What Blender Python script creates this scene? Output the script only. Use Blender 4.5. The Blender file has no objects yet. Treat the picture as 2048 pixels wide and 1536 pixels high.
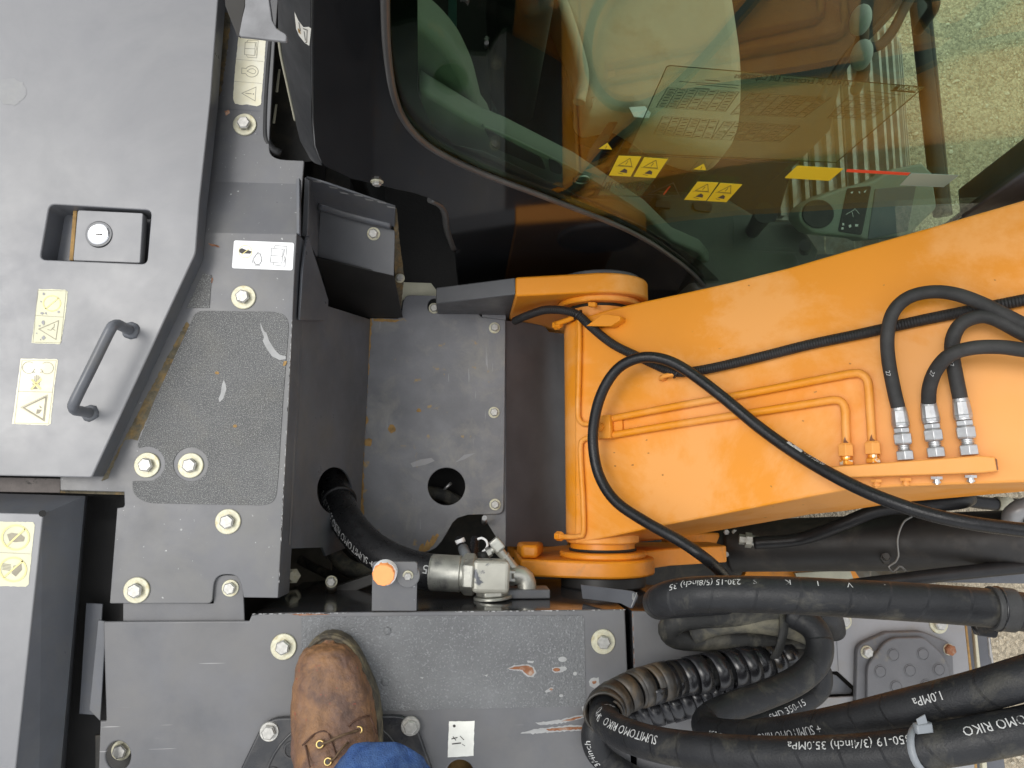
import bpy, bmesh, math, random
from mathutils import Vector, Matrix
R = math.radians
random.seed(7)
SC = bpy.context.scene
COL = SC.collection
# ------------------------------------------------------------------ camera
FPX = 1480.0
CAM = Vector((0, 0, 1.10))
NADIR = (930.0, 965.0)
_g = Vector(((NADIR[0]-1024)/FPX, (NADIR[1]-768)/FPX, 1)).normalized()
_X = (Vector((1, 0, 0)) - _g.x*_g).normalized()
_Z = -_g
_Y = _Z.cross(_X)
cd = bpy.data.cameras.new('camera'); cam = bpy.data.objects.new('camera', cd); COL.objects.link(cam)
cd.sensor_width = 36; cd.lens = FPX/2048*36; cd.clip_start = 0.02; cd.clip_end = 200
rot = Matrix(((_X.x, -_X.y, -_X.z), (_Y.x, -_Y.y, -_Y.z), (_Z.x, -_Z.y, -_Z.z)))
cam.matrix_world = Matrix.Translation(CAM) @ rot.to_4x4()
SC.camera = cam
# ------------------------------------------------------------------ sky, sun, exposure
w = bpy.data.worlds.new('World'); SC.world = w; w.use_nodes = True
nt = w.node_tree; nt.nodes.clear()
sky = nt.nodes.new('ShaderNodeTexSky'); sky.sky_type = 'NISHITA'; sky.sun_disc = False
sky.sun_elevation = R(62); sky.sun_rotation = R(-75); sky.dust_density = 6; sky.air_density = 1.5; sky.ozone_density = 1
hsv = nt.nodes.new('ShaderNodeHueSaturation'); hsv.inputs['Saturation'].default_value = 0.22
bg = nt.nodes.new('ShaderNodeBackground'); bg.inputs['Strength'].default_value = 0.12
wo = nt.nodes.new('ShaderNodeOutputWorld')
cl = nt.nodes.new('ShaderNodeMix'); cl.data_type = 'RGBA'; cl.inputs[0].default_value = .6      # even cloud layer over the sky
cl.inputs[7].default_value = (12.5, 12.9, 13.4, 1)
nt.links.new(sky.outputs[0], hsv.inputs['Color']); nt.links.new(hsv.outputs[0], cl.inputs[6]); nt.links.new(cl.outputs[2], bg.inputs['Color']); nt.links.new(bg.outputs[0], wo.inputs[0])
sl = bpy.data.lights.new('sun', 'SUN'); sl.energy = 1.0; sl.angle = R(25); sl.color = (1, .97, .92)
sun = bpy.data.objects.new('sun', sl); COL.objects.link(sun)
sun.rotation_euler = Vector((.50, -.14, -.86)).to_track_quat('-Z', 'Y').to_euler()
SC.view_settings.view_transform = 'Standard'; SC.view_settings.look = 'None'
SC.view_settings.gamma = 1; SC.view_settings.exposure = 0.2; SC.view_settings.use_curve_mapping = False
SC.cycles.max_bounces = 8; SC.cycles.transparent_max_bounces = 12
# ------------------------------------------------------------------ layout helpers
def ray(px, py):
    d = Vector(((px-1024)/FPX, (py-768)/FPX, 1))
    return Vector((_X.dot(d), _Y.dot(d), _Z.dot(d)))
def U(px, py, pl):
    d = ray(px, py); p0, n = pl
    return CAM + d*((p0-CAM).dot(n)/d.dot(n))
def zp(z): return (Vector((0, 0, z)), Vector((0, 0, 1)))
def yp(y): return (Vector((0, y, 0)), Vector((0, -1, 0)))
def PZ(px, py, z): return U(px, py, zp(z))
def PY(px, py, y): return U(px, py, yp(y))
def p3(a, b, c):
    A, B, C_ = (PZ(*q) for q in (a, b, c))
    n = (B-A).cross(C_-A).normalized()
    if n.dot(CAM-A) < 0: n = -n
    return (A, n)
def off(pl, h): return (pl[0]+pl[1]*h, pl[1])
def rnd(pts, seg=5):
    """pixel outline; points (x,y) or (x,y,r): corner rounded by r pixels"""
    out = []; n = len(pts)
    for i, p in enumerate(pts):
        if len(p) < 3 or p[2] <= 0: out.append((p[0], p[1])); continue
        q = Vector(p[:2]); a = Vector(pts[i-1][:2]); b = Vector(pts[(i+1) % n][:2])
        da = (a-q); db = (b-q); ra = min(p[2], da.length*.49); rb = min(p[2], db.length*.49)
        A = q+da.normalized()*ra; B = q+db.normalized()*rb
        for k in range(seg+1):
            t = k/seg; v = A*(1-t)**2 + q*2*t*(1-t) + B*t*t; out.append((v.x, v.y))
    return out
def circ(cx, cy, rx, ry=None, n=28, a0=0, a1=360):
    ry = rx if ry is None else ry; full = abs(a1-a0) >= 360
    m = n if full else n+1
    return [(cx+rx*math.cos(R(a0+(a1-a0)*k/n)), cy+ry*math.sin(R(a0+(a1-a0)*k/n))) for k in range(m)]
def crop(ox, oy, s): return lambda pts: [(ox+p[0]/s, oy+p[1]/s) + tuple(q/s for q in p[2:]) for p in pts]
def jag(pts, amp, step=4):
    """torn edge: subdivide a pixel outline and jitter it"""
    out = []; n = len(pts)
    for i in range(n):
        a = Vector(pts[i][:2]); b = Vector(pts[(i+1) % n][:2]); m = max(1, int((b-a).length/step))
        for k in range(m):
            v = a.lerp(b, k/m); out.append((v.x+random.uniform(-amp, amp), v.y+random.uniform(-amp, amp)))
    return out
# ------------------------------------------------------------------ object helpers
def link(name, me, mat=None, parent=None, smooth=False):
    o = bpy.data.objects.new(name, me); COL.objects.link(o)
    if mat is not None and len(me.materials) == 0: me.materials.append(mat)
    if smooth:
        for p in me.polygons: p.use_smooth = True
    if parent is not None: attach(o, parent)
    return o
def wloc(o):
    v = o.location.copy()
    return v if o.parent is None else v
def attach(o, parent):
    o.parent = parent
    root = parent
    while root.parent is not None: root = root.parent
    # every mesh is written in place; only the root empty carries an offset
    o.matrix_parent_inverse = (WORLD[parent.name]).inverted()
    WORLD[o.name] = WORLD.get(o.name, Matrix.Identity(4)) if o.matrix_basis == Matrix.Identity(4) else o.matrix_basis.copy()
WORLD = {}
def thing(name, label, cat, loc, group=None):
    o = bpy.data.objects.new(name, None); COL.objects.link(o); o.empty_display_size = .05
    o.location = loc; WORLD[o.name] = Matrix.Translation(Vector(loc))
    return tag(o, label, cat, group)
def tag(o, label=None, cat=None, group=None, kind=None):
    if label: o['label'] = label
    if cat: o['category'] = cat
    if group: o['group'] = group
    if kind: o['kind'] = kind
    WORLD.setdefault(o.name, Matrix.Identity(4))
    return o
def place(name, me, mat, mw, parent):
    o = bpy.data.objects.new(name, me); COL.objects.link(o)
    if len(me.materials) == 0: me.materials.append(mat)
    o.matrix_basis = mw
    o.parent = parent; o.matrix_parent_inverse = WORLD[parent.name].inverted(); WORLD[o.name] = mw.copy()
    return o
def basis(pl):
    n = pl[1]; u = Vector((1, 0, 0)); u = (u - n*u.dot(n))
    if u.length < .2: u = Vector((0, 1, 0)) - n*n.y
    u.normalize(); return u, n.cross(u), n
def plate(name, outline, pl, th, mat, parent, holes=(), bev=.0008, zf=None, cuts=(), res=1):
    """sheet whose front face lies on plane pl; outline and holes in pixels"""
    u, v, n = basis(pl); o0 = pl[0]
    cu = bpy.data.curves.new('c', 'CURVE'); cu.dimensions = '2D'; cu.fill_mode = 'BOTH'
    for k, loop in enumerate([outline]+list(holes)):
        sp = cu.splines.new('POLY'); sp.points.add(len(loop)-1); sp.use_cyclic_u = True
        for q, p in zip(sp.points, loop):
            d = U(p[0], p[1], pl)-o0; q.co = (d.dot(u), d.dot(v), 0, 1)
    cu.extrude = max(th/2-bev, 0); cu.bevel_depth = bev; cu.bevel_resolution = res; cu.offset = -bev
    ob = bpy.data.objects.new('c', cu); me = bpy.data.meshes.new_from_object(ob)
    bpy.data.objects.remove(ob); bpy.data.curves.remove(cu)
    M = Matrix((u.to_4d(), v.to_4d(), n.to_4d(), (0, 0, 0, 1))).transposed()
    for i in range(3): M[3][i] = 0
    M = Matrix.Translation(o0 - n*(th/2)) @ M.to_3x3().to_4x4()
    me.transform(M)
    bm = bmesh.new(); bm.from_mesh(me); bmesh.ops.remove_doubles(bm, verts=bm.verts, dist=1e-6)
    for (p, nn) in cuts:
        bmesh.ops.bisect_plane(bm, geom=bm.verts[:]+bm.edges[:]+bm.faces[:], plane_co=p, plane_no=nn)
    if zf:
        for vv in bm.verts: vv.co = zf(vv.co)
    bmesh.ops.recalc_face_normals(bm, faces=bm.faces)
    bm.to_mesh(me); bm.free(); me.name = name; me.materials.clear()
    return link(name, me, mat, parent)
def sheet(name, polys, pl, mat, parent, lift=.0004):
    """flat print: filled pixel polygons on plane pl"""
    pl = off(pl, lift); bm = bmesh.new()
    for poly in polys:
        vs = [bm.verts.new(U(p[0], p[1], pl)) for p in poly]
        try: f = bm.faces.new(vs)
        except ValueError: continue
        f.normal_update()
        if f.normal.dot(pl[1]) < 0: f.normal_flip()
    bmesh.ops.triangulate(bm, faces=bm.faces)
    me = bpy.data.meshes.new(name); bm.to_mesh(me); bm.free()
    return link(name, me, mat, parent)
def spots(name, polys, pl, mat, parent, lift=.0004):
    for q in polys: sheet(name, [q], pl, mat, parent, lift)
def ribbons(lines, wpx):
    """polylines in pixels -> quads; a line may be (pts, closed) or (pts, closed, width)"""
    out = []
    for L in lines:
        pts, closed = L[0], L[1]; w_ = (L[2] if len(L) > 2 else wpx)/2
        P = [Vector(p[:2]) for p in pts]; n = len(P); S = []
        for i in range(n):
            a = P[i-1] if (i or closed) else P[i]; b = P[(i+1) % n] if (i < n-1 or closed) else P[i]
            d1 = (P[i]-a); d2 = (b-P[i])
            if d1.length < 1e-6: d1 = d2
            if d2.length < 1e-6: d2 = d1
            d1 = d1.normalized(); d2 = d2.normalized(); t = (d1+d2)
            t = t.normalized() if t.length > 1e-4 else d1
            nn = Vector((-t.y, t.x)); c = max(.4, nn.dot(Vector((-d1.y, d1.x))))
            S.append((P[i]+nn*w_/c, P[i]-nn*w_/c))
        m = n if closed else n-1
        for i in range(m):
            a, b = S[i], S[(i+1) % n]; out.append([tuple(a[0]), tuple(a[1]), tuple(b[1]), tuple(b[0])])
    return out
def from_bm(name, bm, mat, parent, smooth=False, angle=None):
    bmesh.ops.recalc_face_normals(bm, faces=bm.faces)
    me = bpy.data.meshes.new(name); bm.to_mesh(me); bm.free()
    if angle is not None:
        for p in me.polygons: p.use_smooth = True
        me.set_sharp_from_angle(angle=R(angle))
    return link(name, me, mat, parent, smooth)
def loft(rings, closed=True, cap=True, bm=None):
    bm = bm or bmesh.new(); V = [[bm.verts.new(p) for p in r] for r in rings]
    n = len(rings[0])
    for a, b in zip(V, V[1:]):
        for i in range(n if closed else n-1):
            j = (i+1) % n; bm.faces.new((a[i], a[j], b[j], b[i]))
    if cap and closed:
        bm.faces.new(list(reversed(V[0]))); bm.faces.new(V[-1])
    return bm
def frame(axis):
    z = axis.normalized(); a = Vector((0, 0, 1)) if abs(z.z) < .9 else Vector((0, 1, 0))
    x = a.cross(z).normalized(); return x, z.cross(x), z
def stack(p0, p1, segs, bm=None, phase=0):
    """segs: (t0,t1,r0,r1,sides) solids of revolution / prisms along p0->p1 (t in metres if >1 metres? fraction)"""
    bm = bm or bmesh.new(); ax = p1-p0; x, y, z = frame(ax)
    for (t0, t1, r0, r1, s) in segs:
        rings = []
        for t, r in ((t0, r0), (t1, r1)):
            c = p0+ax*t
            rings.append([c+(x*math.cos(2*math.pi*k/s+phase)+y*math.sin(2*math.pi*k/s+phase))*r for k in range(s)])
        loft(rings, bm=bm)
    return bm
def bevelmod(o, wd, seg=2, ang=35):
    m = o.modifiers.new('bevel', 'BEVEL'); m.width = wd; m.segments = seg; m.limit_method = 'ANGLE'; m.angle_limit = R(ang); m.harden_normals = False
    return o
# ---- swept tubes
class Path:
    def __init__(self, pts, step=.006, smooth=True):
        P = [Vector(p) for p in pts]
        if smooth and len(P) > 2:
            Q = []; E = [P[0]*2-P[1]]+P+[P[-1]*2-P[-2]]
            for i in range(1, len(E)-2):
                a, b, c, d = E[i-1:i+3]; m = max(2, int((c-b).length/step))
                for k in range(m):
                    t = k/m; t2 = t*t; t3 = t2*t
                    Q.append(.5*((2*b)+(c-a)*t+(2*a-5*b+4*c-d)*t2+(3*b-a-3*c+d)*t3))
            Q.append(P[-1]); P = Q
        self.P = P; n = len(P); self.T = []
        for i in range(n): self.T.append((P[min(i+1, n-1)]-P[max(i-1, 0)]).normalized())
        self.S = [0]
        for i in range(1, n): self.S.append(self.S[-1]+(P[i]-P[i-1]).length)
        x, y, z = frame(self.T[0]); self.N = [x]
        for i in range(1, n):
            v = self.N[-1]-self.T[i]*self.N[-1].dot(self.T[i]); self.N.append(v.normalized())
        self.L = self.S[-1]
    def at(self, s):
        S = self.S; s = min(max(s, 0), self.L-1e-6)
        lo, hi = 0, len(S)-1
        while hi-lo > 1:
            m = (lo+hi)//2
            if S[m] <= s: lo = m
            else: hi = m
        f = (s-S[lo])/max(1e-9, S[hi]-S[lo])
        return self.P[lo].lerp(self.P[hi], f), self.T[lo].lerp(self.T[hi], f).normalized()
def tube(name, path, r, mat, parent, sides=16, cap=True, rf=None):
    if not isinstance(path, Path): path = Path(path)
    bm = bmesh.new(); uvl = bm.loops.layers.uv.new('UVMap'); V = []
    for i, (p, t, n) in enumerate(zip(path.P, path.T, path.N)):
        b = t.cross(n); rr = r if rf is None else rf(path.S[i])
        V.append([bm.verts.new(p+(n*math.cos(2*math.pi*k/sides)+b*math.sin(2*math.pi*k/sides))*rr) for k in range(sides)])
    for i in range(len(V)-1):
        for k in range(sides):
            j = (k+1) % sides; f = bm.faces.new((V[i][k], V[i][j], V[i+1][j], V[i+1][k])); f.smooth = True
            for lp, (s, a) in zip(f.loops, ((path.S[i], k), (path.S[i], k+1), (path.S[i+1], k+1), (path.S[i+1], k))):
                lp[uvl].uv = (s, a/sides)
    if cap: bm.faces.new(list(reversed(V[0]))); bm.faces.new(V[-1])
    bmesh.ops.recalc_face_normals(bm, faces=bm.faces)
    me = bpy.data.meshes.new(name); bm.to_mesh(me); bm.free()
    return link(name, me, mat, parent)
_tx = {}
def text2d(s):
    if s in _tx: return _tx[s]
    cu = bpy.data.curves.new('t', 'FONT'); cu.body = s; cu.resolution_u = 2
    ob = bpy.data.objects.new('t', cu); me = bpy.data.meshes.new_from_object(ob)
    vs = [(v.co.x, v.co.y) for v in me.vertices]; fs = [tuple(p.vertices) for p in me.polygons]
    bpy.data.objects.remove(ob); bpy.data.curves.remove(cu); bpy.data.meshes.remove(me)
    xs = [v[0] for v in vs]; x0 = min(xs); w_ = max(xs)-x0
    vs = [(x-x0, y) for x, y in vs]; _tx[s] = (vs, fs, w_)
    return _tx[s]
def hose_text(s, path, r, s0, h, mat, parent, ang=0, rev=True, name='printed_lettering', squeeze=1.0):
    """print s on a hose; s0 arclength of the text start; ang: degrees from the top line; rev: runs against the path, upside down"""
    vs, fs, w_ = text2d(s); me = bpy.data.meshes.new(name); out = []
    for (x, y) in vs:
        a = s0 - x*h*squeeze if rev else s0 + x*h*squeeze
        p, t = path.at(a); up = Vector((0, 0, 1)); c = (up - t*up.dot(t))
        c = c.normalized(); sd = t.cross(c)
        th = R(ang) + ((1 if rev else -1)*(y-.35)*h)/r
        out.append(p+(c*math.cos(th)+sd*math.sin(th))*(r+.0005))
    me.from_pydata(out, [], fs)
    return link(name, me, mat, parent)
def flat_text(s, quad, pl, mat, parent, name='printed_lettering', lift=.0006):
    """quad px: baseline-left, baseline-right, top-right, top-left"""
    vs, fs, w_ = text2d(s); pl = off(pl, lift); out = []
    a, b, c, d = (Vector(q) for q in quad)
    for (x, y) in vs:
        uu = x/w_; vv = y/.72; p = (a.lerp(b, uu)).lerp(d.lerp(c, uu), vv); out.append(U(p.x, p.y, pl))
    me = bpy.data.meshes.new(name); me.from_pydata(out, [], fs)
    return link(name, me, mat, parent)
# ------------------------------------------------------------------ materials
def mat(name, base, rough=.5, metal=0., var=.0, vscale=6., dirt=None, dirt_amt=.5, dscale=9., bump=0., bscale=300., spec=.5, rvar=0., coat=0., dsharp=.12, speck=None, speck_amt=.02, speck_scale=90.):
    m = bpy.data.materials.new(name); m.use_nodes = True; nt = m.node_tree; N = nt.nodes; L = nt.links
    bs = N['Principled BSDF']; bs.inputs['Metallic'].default_value = metal; bs.inputs['Roughness'].default_value = rough
    bs.inputs['Specular IOR Level'].default_value = spec; bs.inputs['Coat Weight'].default_value = coat; bs.inputs['Coat Roughness'].default_value = .12
    tc = N.new('ShaderNodeTexCoord'); co = tc.outputs['Object']
    def noise(sc, det=5, rg=.6, dist=0.):
        n = N.new('ShaderNodeTexNoise'); n.inputs['Scale'].default_value = sc; n.inputs['Detail'].default_value = det; n.inputs['Roughness'].default_value = rg
        n.inputs['Distortion'].default_value = dist; L.new(co, n.inputs['Vector']); return n.outputs['Fac']
    def ramp(fac, a, b):
        r = N.new('ShaderNodeMapRange'); r.inputs['From Min'].default_value = a; r.inputs['From Max'].default_value = b; L.new(fac, r.inputs['Value']); return r.outputs['Result']
    def mix(fac, A, B):
        x = N.new('ShaderNodeMix'); x.data_type = 'RGBA'
        if isinstance(fac, (int, float)): x.inputs[0].default_value = fac
        else: L.new(fac, x.inputs[0])
        for s_, val in ((6, A), (7, B)):
            if isinstance(val, tuple): x.inputs[s_].default_value = (*val, 1)
            else: L.new(val, x.inputs[s_])
        return x.outputs[2]
    col = tuple(base)
    if var:
        lo = tuple(c*(1-var) for c in base); hi = tuple(min(1, c*(1+var)) for c in base)
        col = mix(ramp(noise(vscale, 6), .3, .7), lo, hi)
    if dirt is not None:
        f = ramp(noise(dscale, 8, .68, .4), 1-dirt_amt-dsharp, 1-dirt_amt+dsharp); col = mix(f, col, tuple(dirt))
    if speck is not None:
        f = ramp(noise(speck_scale, 3, .5), .70-speck_amt*3, .77-speck_amt*3); col = mix(f, col, tuple(speck))
    if isinstance(col, tuple): bs.inputs['Base Color'].default_value = (*col, 1)
    else: L.new(col, bs.inputs['Base Color'])
    if rvar:
        r = N.new('ShaderNodeMapRange'); r.inputs['From Min'].default_value = .3; r.inputs['From Max'].default_value = .7
        r.inputs['To Min'].default_value = max(.02, rough-rvar); r.inputs['To Max'].default_value = min(1, rough+rvar)
        L.new(noise(vscale*2.3+3, 7, .65), r.inputs['Value']); L.new(r.outputs['Result'], bs.inputs['Roughness'])
    if bump:
        b = N.new('ShaderNodeBump'); b.inputs['Strength'].default_value = bump; b.inputs['Distance'].default_value = .002
        L.new(noise(bscale, 3, .6), b.inputs['Height']); L.new(b.outputs['Normal'], bs.inputs['Normal'])
    m['_col'] = 1
    return m
def streaks(m, color, scale=(3, 240, 3), amt=.62, width=.03):
    """fine scratches over an existing material"""
    nt = m.node_tree; N = nt.nodes; L = nt.links; bs = N['Principled BSDF']
    tc = N.new('ShaderNodeTexCoord'); mp = N.new('ShaderNodeMapping'); mp.inputs['Scale'].default_value = scale; mp.inputs['Rotation'].default_value = (0, 0, R(12))
    L.new(tc.outputs['Object'], mp.inputs['Vector'])
    n = N.new('ShaderNodeTexNoise'); n.inputs['Scale'].default_value = 4; n.inputs['Detail'].default_value = 2; L.new(mp.outputs[0], n.inputs['Vector'])
    r = N.new('ShaderNodeMapRange'); r.inputs['From Min'].default_value = amt; r.inputs['From Max'].default_value = amt+width; L.new(n.outputs['Fac'], r.inputs['Value'])
    n2 = N.new('ShaderNodeTexNoise'); n2.inputs['Scale'].default_value = 7; L.new(tc.outputs['Object'], n2.inputs['Vector'])
    r2 = N.new('ShaderNodeMapRange'); r2.inputs['From Min'].default_value = .52; r2.inputs['From Max'].default_value = .66; r2.inputs['To Max'].default_value = .7; L.new(n2.outputs['Fac'], r2.inputs['Value'])
    mu = N.new('ShaderNodeMath'); mu.operation = 'MULTIPLY'; L.new(r.outputs[0], mu.inputs[0]); L.new(r2.outputs[0], mu.inputs[1])
    x = N.new('ShaderNodeMix'); x.data_type = 'RGBA'; L.new(mu.outputs[0], x.inputs[0])
    src = bs.inputs['Base Color']
    if src.links: L.new(src.links[0].from_socket, x.inputs[6])
    else: x.inputs[6].default_value = src.default_value
    x.inputs[7].default_value = (*color, 1); L.new(x.outputs[2], src)
    return m
def rubber(name, base, wrap=0., wscale=26., dust=None, dust_amt=.35, rough=.5, coil=0.):
    """hose rubber; wrap: cloth-wrap seams across the hose, coil: fine ribs (per metre)"""
    m = mat(name, base, rough, var=.3, vscale=30, dirt=dust, dirt_amt=dust_amt, dscale=22, bump=.25, bscale=500, rvar=.1, spec=.3)
    nt = m.node_tree; N = nt.nodes; L = nt.links; bs = N['Principled BSDF']
    if wrap or coil:
        uv = N.new('ShaderNodeUVMap'); sx = N.new('ShaderNodeSeparateXYZ'); L.new(uv.outputs[0], sx.inputs[0])
        a = N.new('ShaderNodeMath'); a.operation = 'MULTIPLY'; a.inputs[1].default_value = coil or wscale; L.new(sx.outputs['X'], a.inputs[0])
        if wrap:
            c = N.new('ShaderNodeMath'); c.operation = 'PINGPONG'; c.inputs[1].default_value = .5; L.new(sx.outputs['Y'], c.inputs[0])
            ad = N.new('ShaderNodeMath'); ad.operation = 'MULTIPLY_ADD'; ad.inputs[1].default_value = .55; L.new(c.outputs[0], ad.inputs[0]); L.new(a.outputs[0], ad.inputs[2]); src = ad
        else: src = a
        if wrap:
            tc_ = N.new('ShaderNodeTexCoord'); nz = N.new('ShaderNodeTexNoise'); nz.inputs['Scale'].default_value = 9; nz.inputs['Detail'].default_value = 1; L.new(tc_.outputs['Object'], nz.inputs['Vector'])
            ma = N.new('ShaderNodeMath'); ma.operation = 'MULTIPLY_ADD'; ma.inputs[1].default_value = 1.1; L.new(nz.outputs['Fac'], ma.inputs[0]); L.new(src.outputs[0], ma.inputs[2]); src = ma
        fr = N.new('ShaderNodeMath'); fr.operation = 'FRACT'; L.new(src.outputs[0], fr.inputs[0])
        b = N.new('ShaderNodeBump'); b.inputs['Strength'].default_value = wrap or .8; b.inputs['Distance'].default_value = .0016 if wrap else .002
        if coil:
            pp = N.new('ShaderNodeMath'); pp.operation = 'PINGPONG'; pp.inputs[1].default_value = .5; L.new(fr.outputs[0], pp.inputs[0]); L.new(pp.outputs[0], b.inputs['Height'])
        else:
            mr = N.new('ShaderNodeMapRange'); mr.inputs['From Min'].default_value = 0; mr.inputs['From Max'].default_value = .07; L.new(fr.outputs[0], mr.inputs['Value']); L.new(mr.outputs[0], b.inputs['Height'])
        old = bs.inputs['Normal'].links[0].from_node if bs.inputs['Normal'].links else None
        if old is not None: L.new(old.outputs['Normal'], b.inputs['Normal'])
        L.new(b.outputs['Normal'], bs.inputs['Normal'])
    return m
M = {}
M['hood'] = mat('charcoal_hood_paint', (.172, .173, .183), .38, var=.08, vscale=5, dirt=(.245, .243, .243), dirt_amt=.42, dscale=4, rvar=.08, bump=.05, bscale=900, spec=.6, dsharp=.25)
M['deck'] = mat('charcoal_deck_paint', (.110, .111, .118), .36, var=.16, vscale=7, dirt=(.15, .145, .13), dirt_amt=.38, dscale=8, rvar=.1, bump=.06, bscale=700, spec=.55, dsharp=.2, speck=(.4, .4, .39), speck_amt=.0, speck_scale=160)
M['tank'] = streaks(mat('worn_tank_paint', (.112, .113, .120), .4, var=.2, vscale=9, dirt=(.14, .135, .13), dirt_amt=.42, dscale=11, rvar=.12, bump=.07, bscale=600, dsharp=.22), (.42, .41, .4), scale=(2, 60, 2), amt=.70, width=.02)
M['side'] = mat('dark_side_paint', (.095, .100, .112), .36, var=.2, vscale=8, dirt=(.115, .113, .11), dirt_amt=.42, dscale=10, rvar=.1, bump=.05, bscale=500)
M['pitplate'] = streaks(mat('dusty_floor_plate', (.150, .152, .162), .5, var=.22, vscale=10, dirt=(.25, .24, .21), dirt_amt=.36, dscale=12, rvar=.12, bump=.12, bscale=240, dsharp=.14, speck=(.30, .21, .09), speck_amt=.012, speck_scale=38), (.35, .35, .35), scale=(40, 3, 3), amt=.69, width=.02)
M['shield'] = mat('matt_shield', (.092, .096, .108), .42, var=.2, vscale=9, bump=.05, bscale=400, rvar=.08)
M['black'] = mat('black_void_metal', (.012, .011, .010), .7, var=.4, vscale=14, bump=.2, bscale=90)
M['oily'] = mat('oily_frame', (.03, .028, .024), .45, var=.5, vscale=12, dirt=(.09, .075, .05), dirt_amt=.4, dscale=14, bump=.2, bscale=80)
M['pad'] = mat('grit_pad', (.122, .122, .122), .75, var=.18, vscale=9, dirt=(.155, .15, .135), dirt_amt=.38, dscale=11, bump=1., bscale=700, speck=(.30, .30, .285), speck_amt=.055, speck_scale=760)
M['pad2'] = mat('worn_grit_pad', (.135, .138, .14), .45, var=.22, vscale=6, dirt=(.075, .075, .08), dirt_amt=.36, dscale=5, bump=.9, bscale=360, speck=(.19, .193, .2), speck_amt=.04, speck_scale=420, dsharp=.25)
M['grime'] = mat('dirt_strip', (.10, .085, .055), .85, var=.5, vscale=60, dirt=(.24, .15, .05), dirt_amt=.42, dscale=50, bump=1., bscale=180)
M['steel'] = mat('zinc_bolt', (.44, .43, .40), .45, metal=.7, var=.18, vscale=160, dirt=(.35, .29, .18), dirt_amt=.3, dscale=120, bump=.1, bscale=500, rvar=.1)
M['washer'] = mat('yellow_zinc_washer', (.52, .50, .38), .5, metal=.45, var=.14, vscale=120, dirt=(.40, .33, .16), dirt_amt=.36, dscale=90, bump=.1, bscale=400)
M['chrome'] = mat('lock_metal', (.75, .75, .77), .3, metal=.9, bump=.05, bscale=300)
M['fitting'] = mat('plated_fitting', (.40, .395, .35), .36, metal=.6, var=.2, vscale=40, dirt=(.13, .13, .14), dirt_amt=.36, dscale=34, bump=.08, bscale=300, rvar=.1)
M['bright'] = mat('bright_fitting', (.55, .55, .55), .36, metal=.8, var=.14, vscale=80, bump=.1, bscale=400)
M['orange'] = mat('orange_boom_paint', (.76, .272, .014), .46, var=.045, vscale=4, dirt=(.80, .345, .08), dirt_amt=.50, dscale=2.6, dsharp=.045, rvar=.07, bump=.05, bscale=260, spec=.32, speck=(.22, .10, .02), speck_amt=-.013, speck_scale=70)
M['orange_side'] = mat('orange_side_paint', (.72, .25, .012), .45, var=.14, vscale=12, dirt=(.38, .16, .04), dirt_amt=.36, dscale=16, bump=.1, bscale=120, rvar=.1)
M['orange_cap'] = mat('orange_plug_paint', (.95, .36, .12), .5, var=.06, vscale=50, bump=.1, bscale=200)
M['cab'] = mat('black_cab_gloss', (.010, .0102, .011), .10, var=.3, vscale=5, spec=.4, rvar=.03)
M['seal'] = mat('window_seal', (.05, .048, .046), .35, var=.3, vscale=20)
M['frit'] = mat('black_glass_border', (.004, .004, .004), .1)
M['trim'] = mat('grey_green_trim', (.125, .145, .12), .55, var=.08, vscale=10, bump=.2, bscale=500)
M['trimdark'] = mat('dark_cab_trim', (.016, .017, .016), .6, var=.3, vscale=15)
M['seatcloth'] = mat('pale_seat_cover', (.50, .43, .33), .7, var=.1, vscale=7, dirt=(.38, .30, .20), dirt_amt=.36, dscale=7, bump=.3, bscale=300)
M['cabfloor'] = mat('cab_floor_mat', (.012, .011, .010), .7, var=.35, vscale=8, bump=.3, bscale=140)
M['sticker'] = mat('faded_yellow_sticker', (.80, .75, .55), .5, var=.10, vscale=20, dirt=(.82, .80, .68), dirt_amt=.45, dscale=16, spec=.3)
M['stickerold'] = mat('washed_out_sticker', (.62, .60, .43), .55, var=.10, vscale=30, dirt=(.38, .38, .36), dirt_amt=.31, dscale=60, dsharp=.03)
M['white'] = mat('white_label', (.86, .86, .86), .45, var=.03, vscale=30)
M['oldwhite'] = mat('old_white_label', (.80, .79, .72), .5, var=.08, vscale=40, dirt=(.5, .45, .32), dirt_amt=.25, dscale=70, dsharp=.03)
M['ink'] = mat('dark_print', (.05, .045, .04), .6)
M['inkfade'] = mat('faded_print', (.30, .27, .20), .6, var=.2, vscale=80)
M['inkyellow'] = mat('faded_yellow_print', (.80, .70, .30), .6)
M['yellow'] = mat('yellow_decal', (.62, .46, .02), .45)
M['red'] = mat('red_decal', (.75, .07, .03), .45)
M['hosetext'] = mat('white_hose_print', (.44, .44, .43), .6, var=.2, vscale=200, dirt=(.05, .05, .05), dirt_amt=.42, dscale=130, dsharp=.03)
M['hose'] = rubber('black_hose', (.017, .017, .018), rough=.4)
M['hosewrap'] = rubber('wrapped_hose', (.014, .0145, .016), wrap=.5, wscale=25, dust=(.075, .07, .055), dust_amt=.34, rough=.45)
M['hosedust'] = rubber('dusty_hose', (.05, .05, .047), wrap=.2, wscale=20, dust=(.17, .155, .11), dust_amt=.46, rough=.7)
M['loom'] = rubber('corrugated_loom', (.022, .021, .021), coil=260, rough=.5)
M['plastic'] = mat('black_plastic_coil', (.014, .014, .016), .28, var=.4, vscale=20, dirt=(.10, .075, .04), dirt_amt=.3, dscale=24, rvar=.08)
M['tie'] = mat('grey_cable_tie', (.20, .215, .23), .45)
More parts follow.
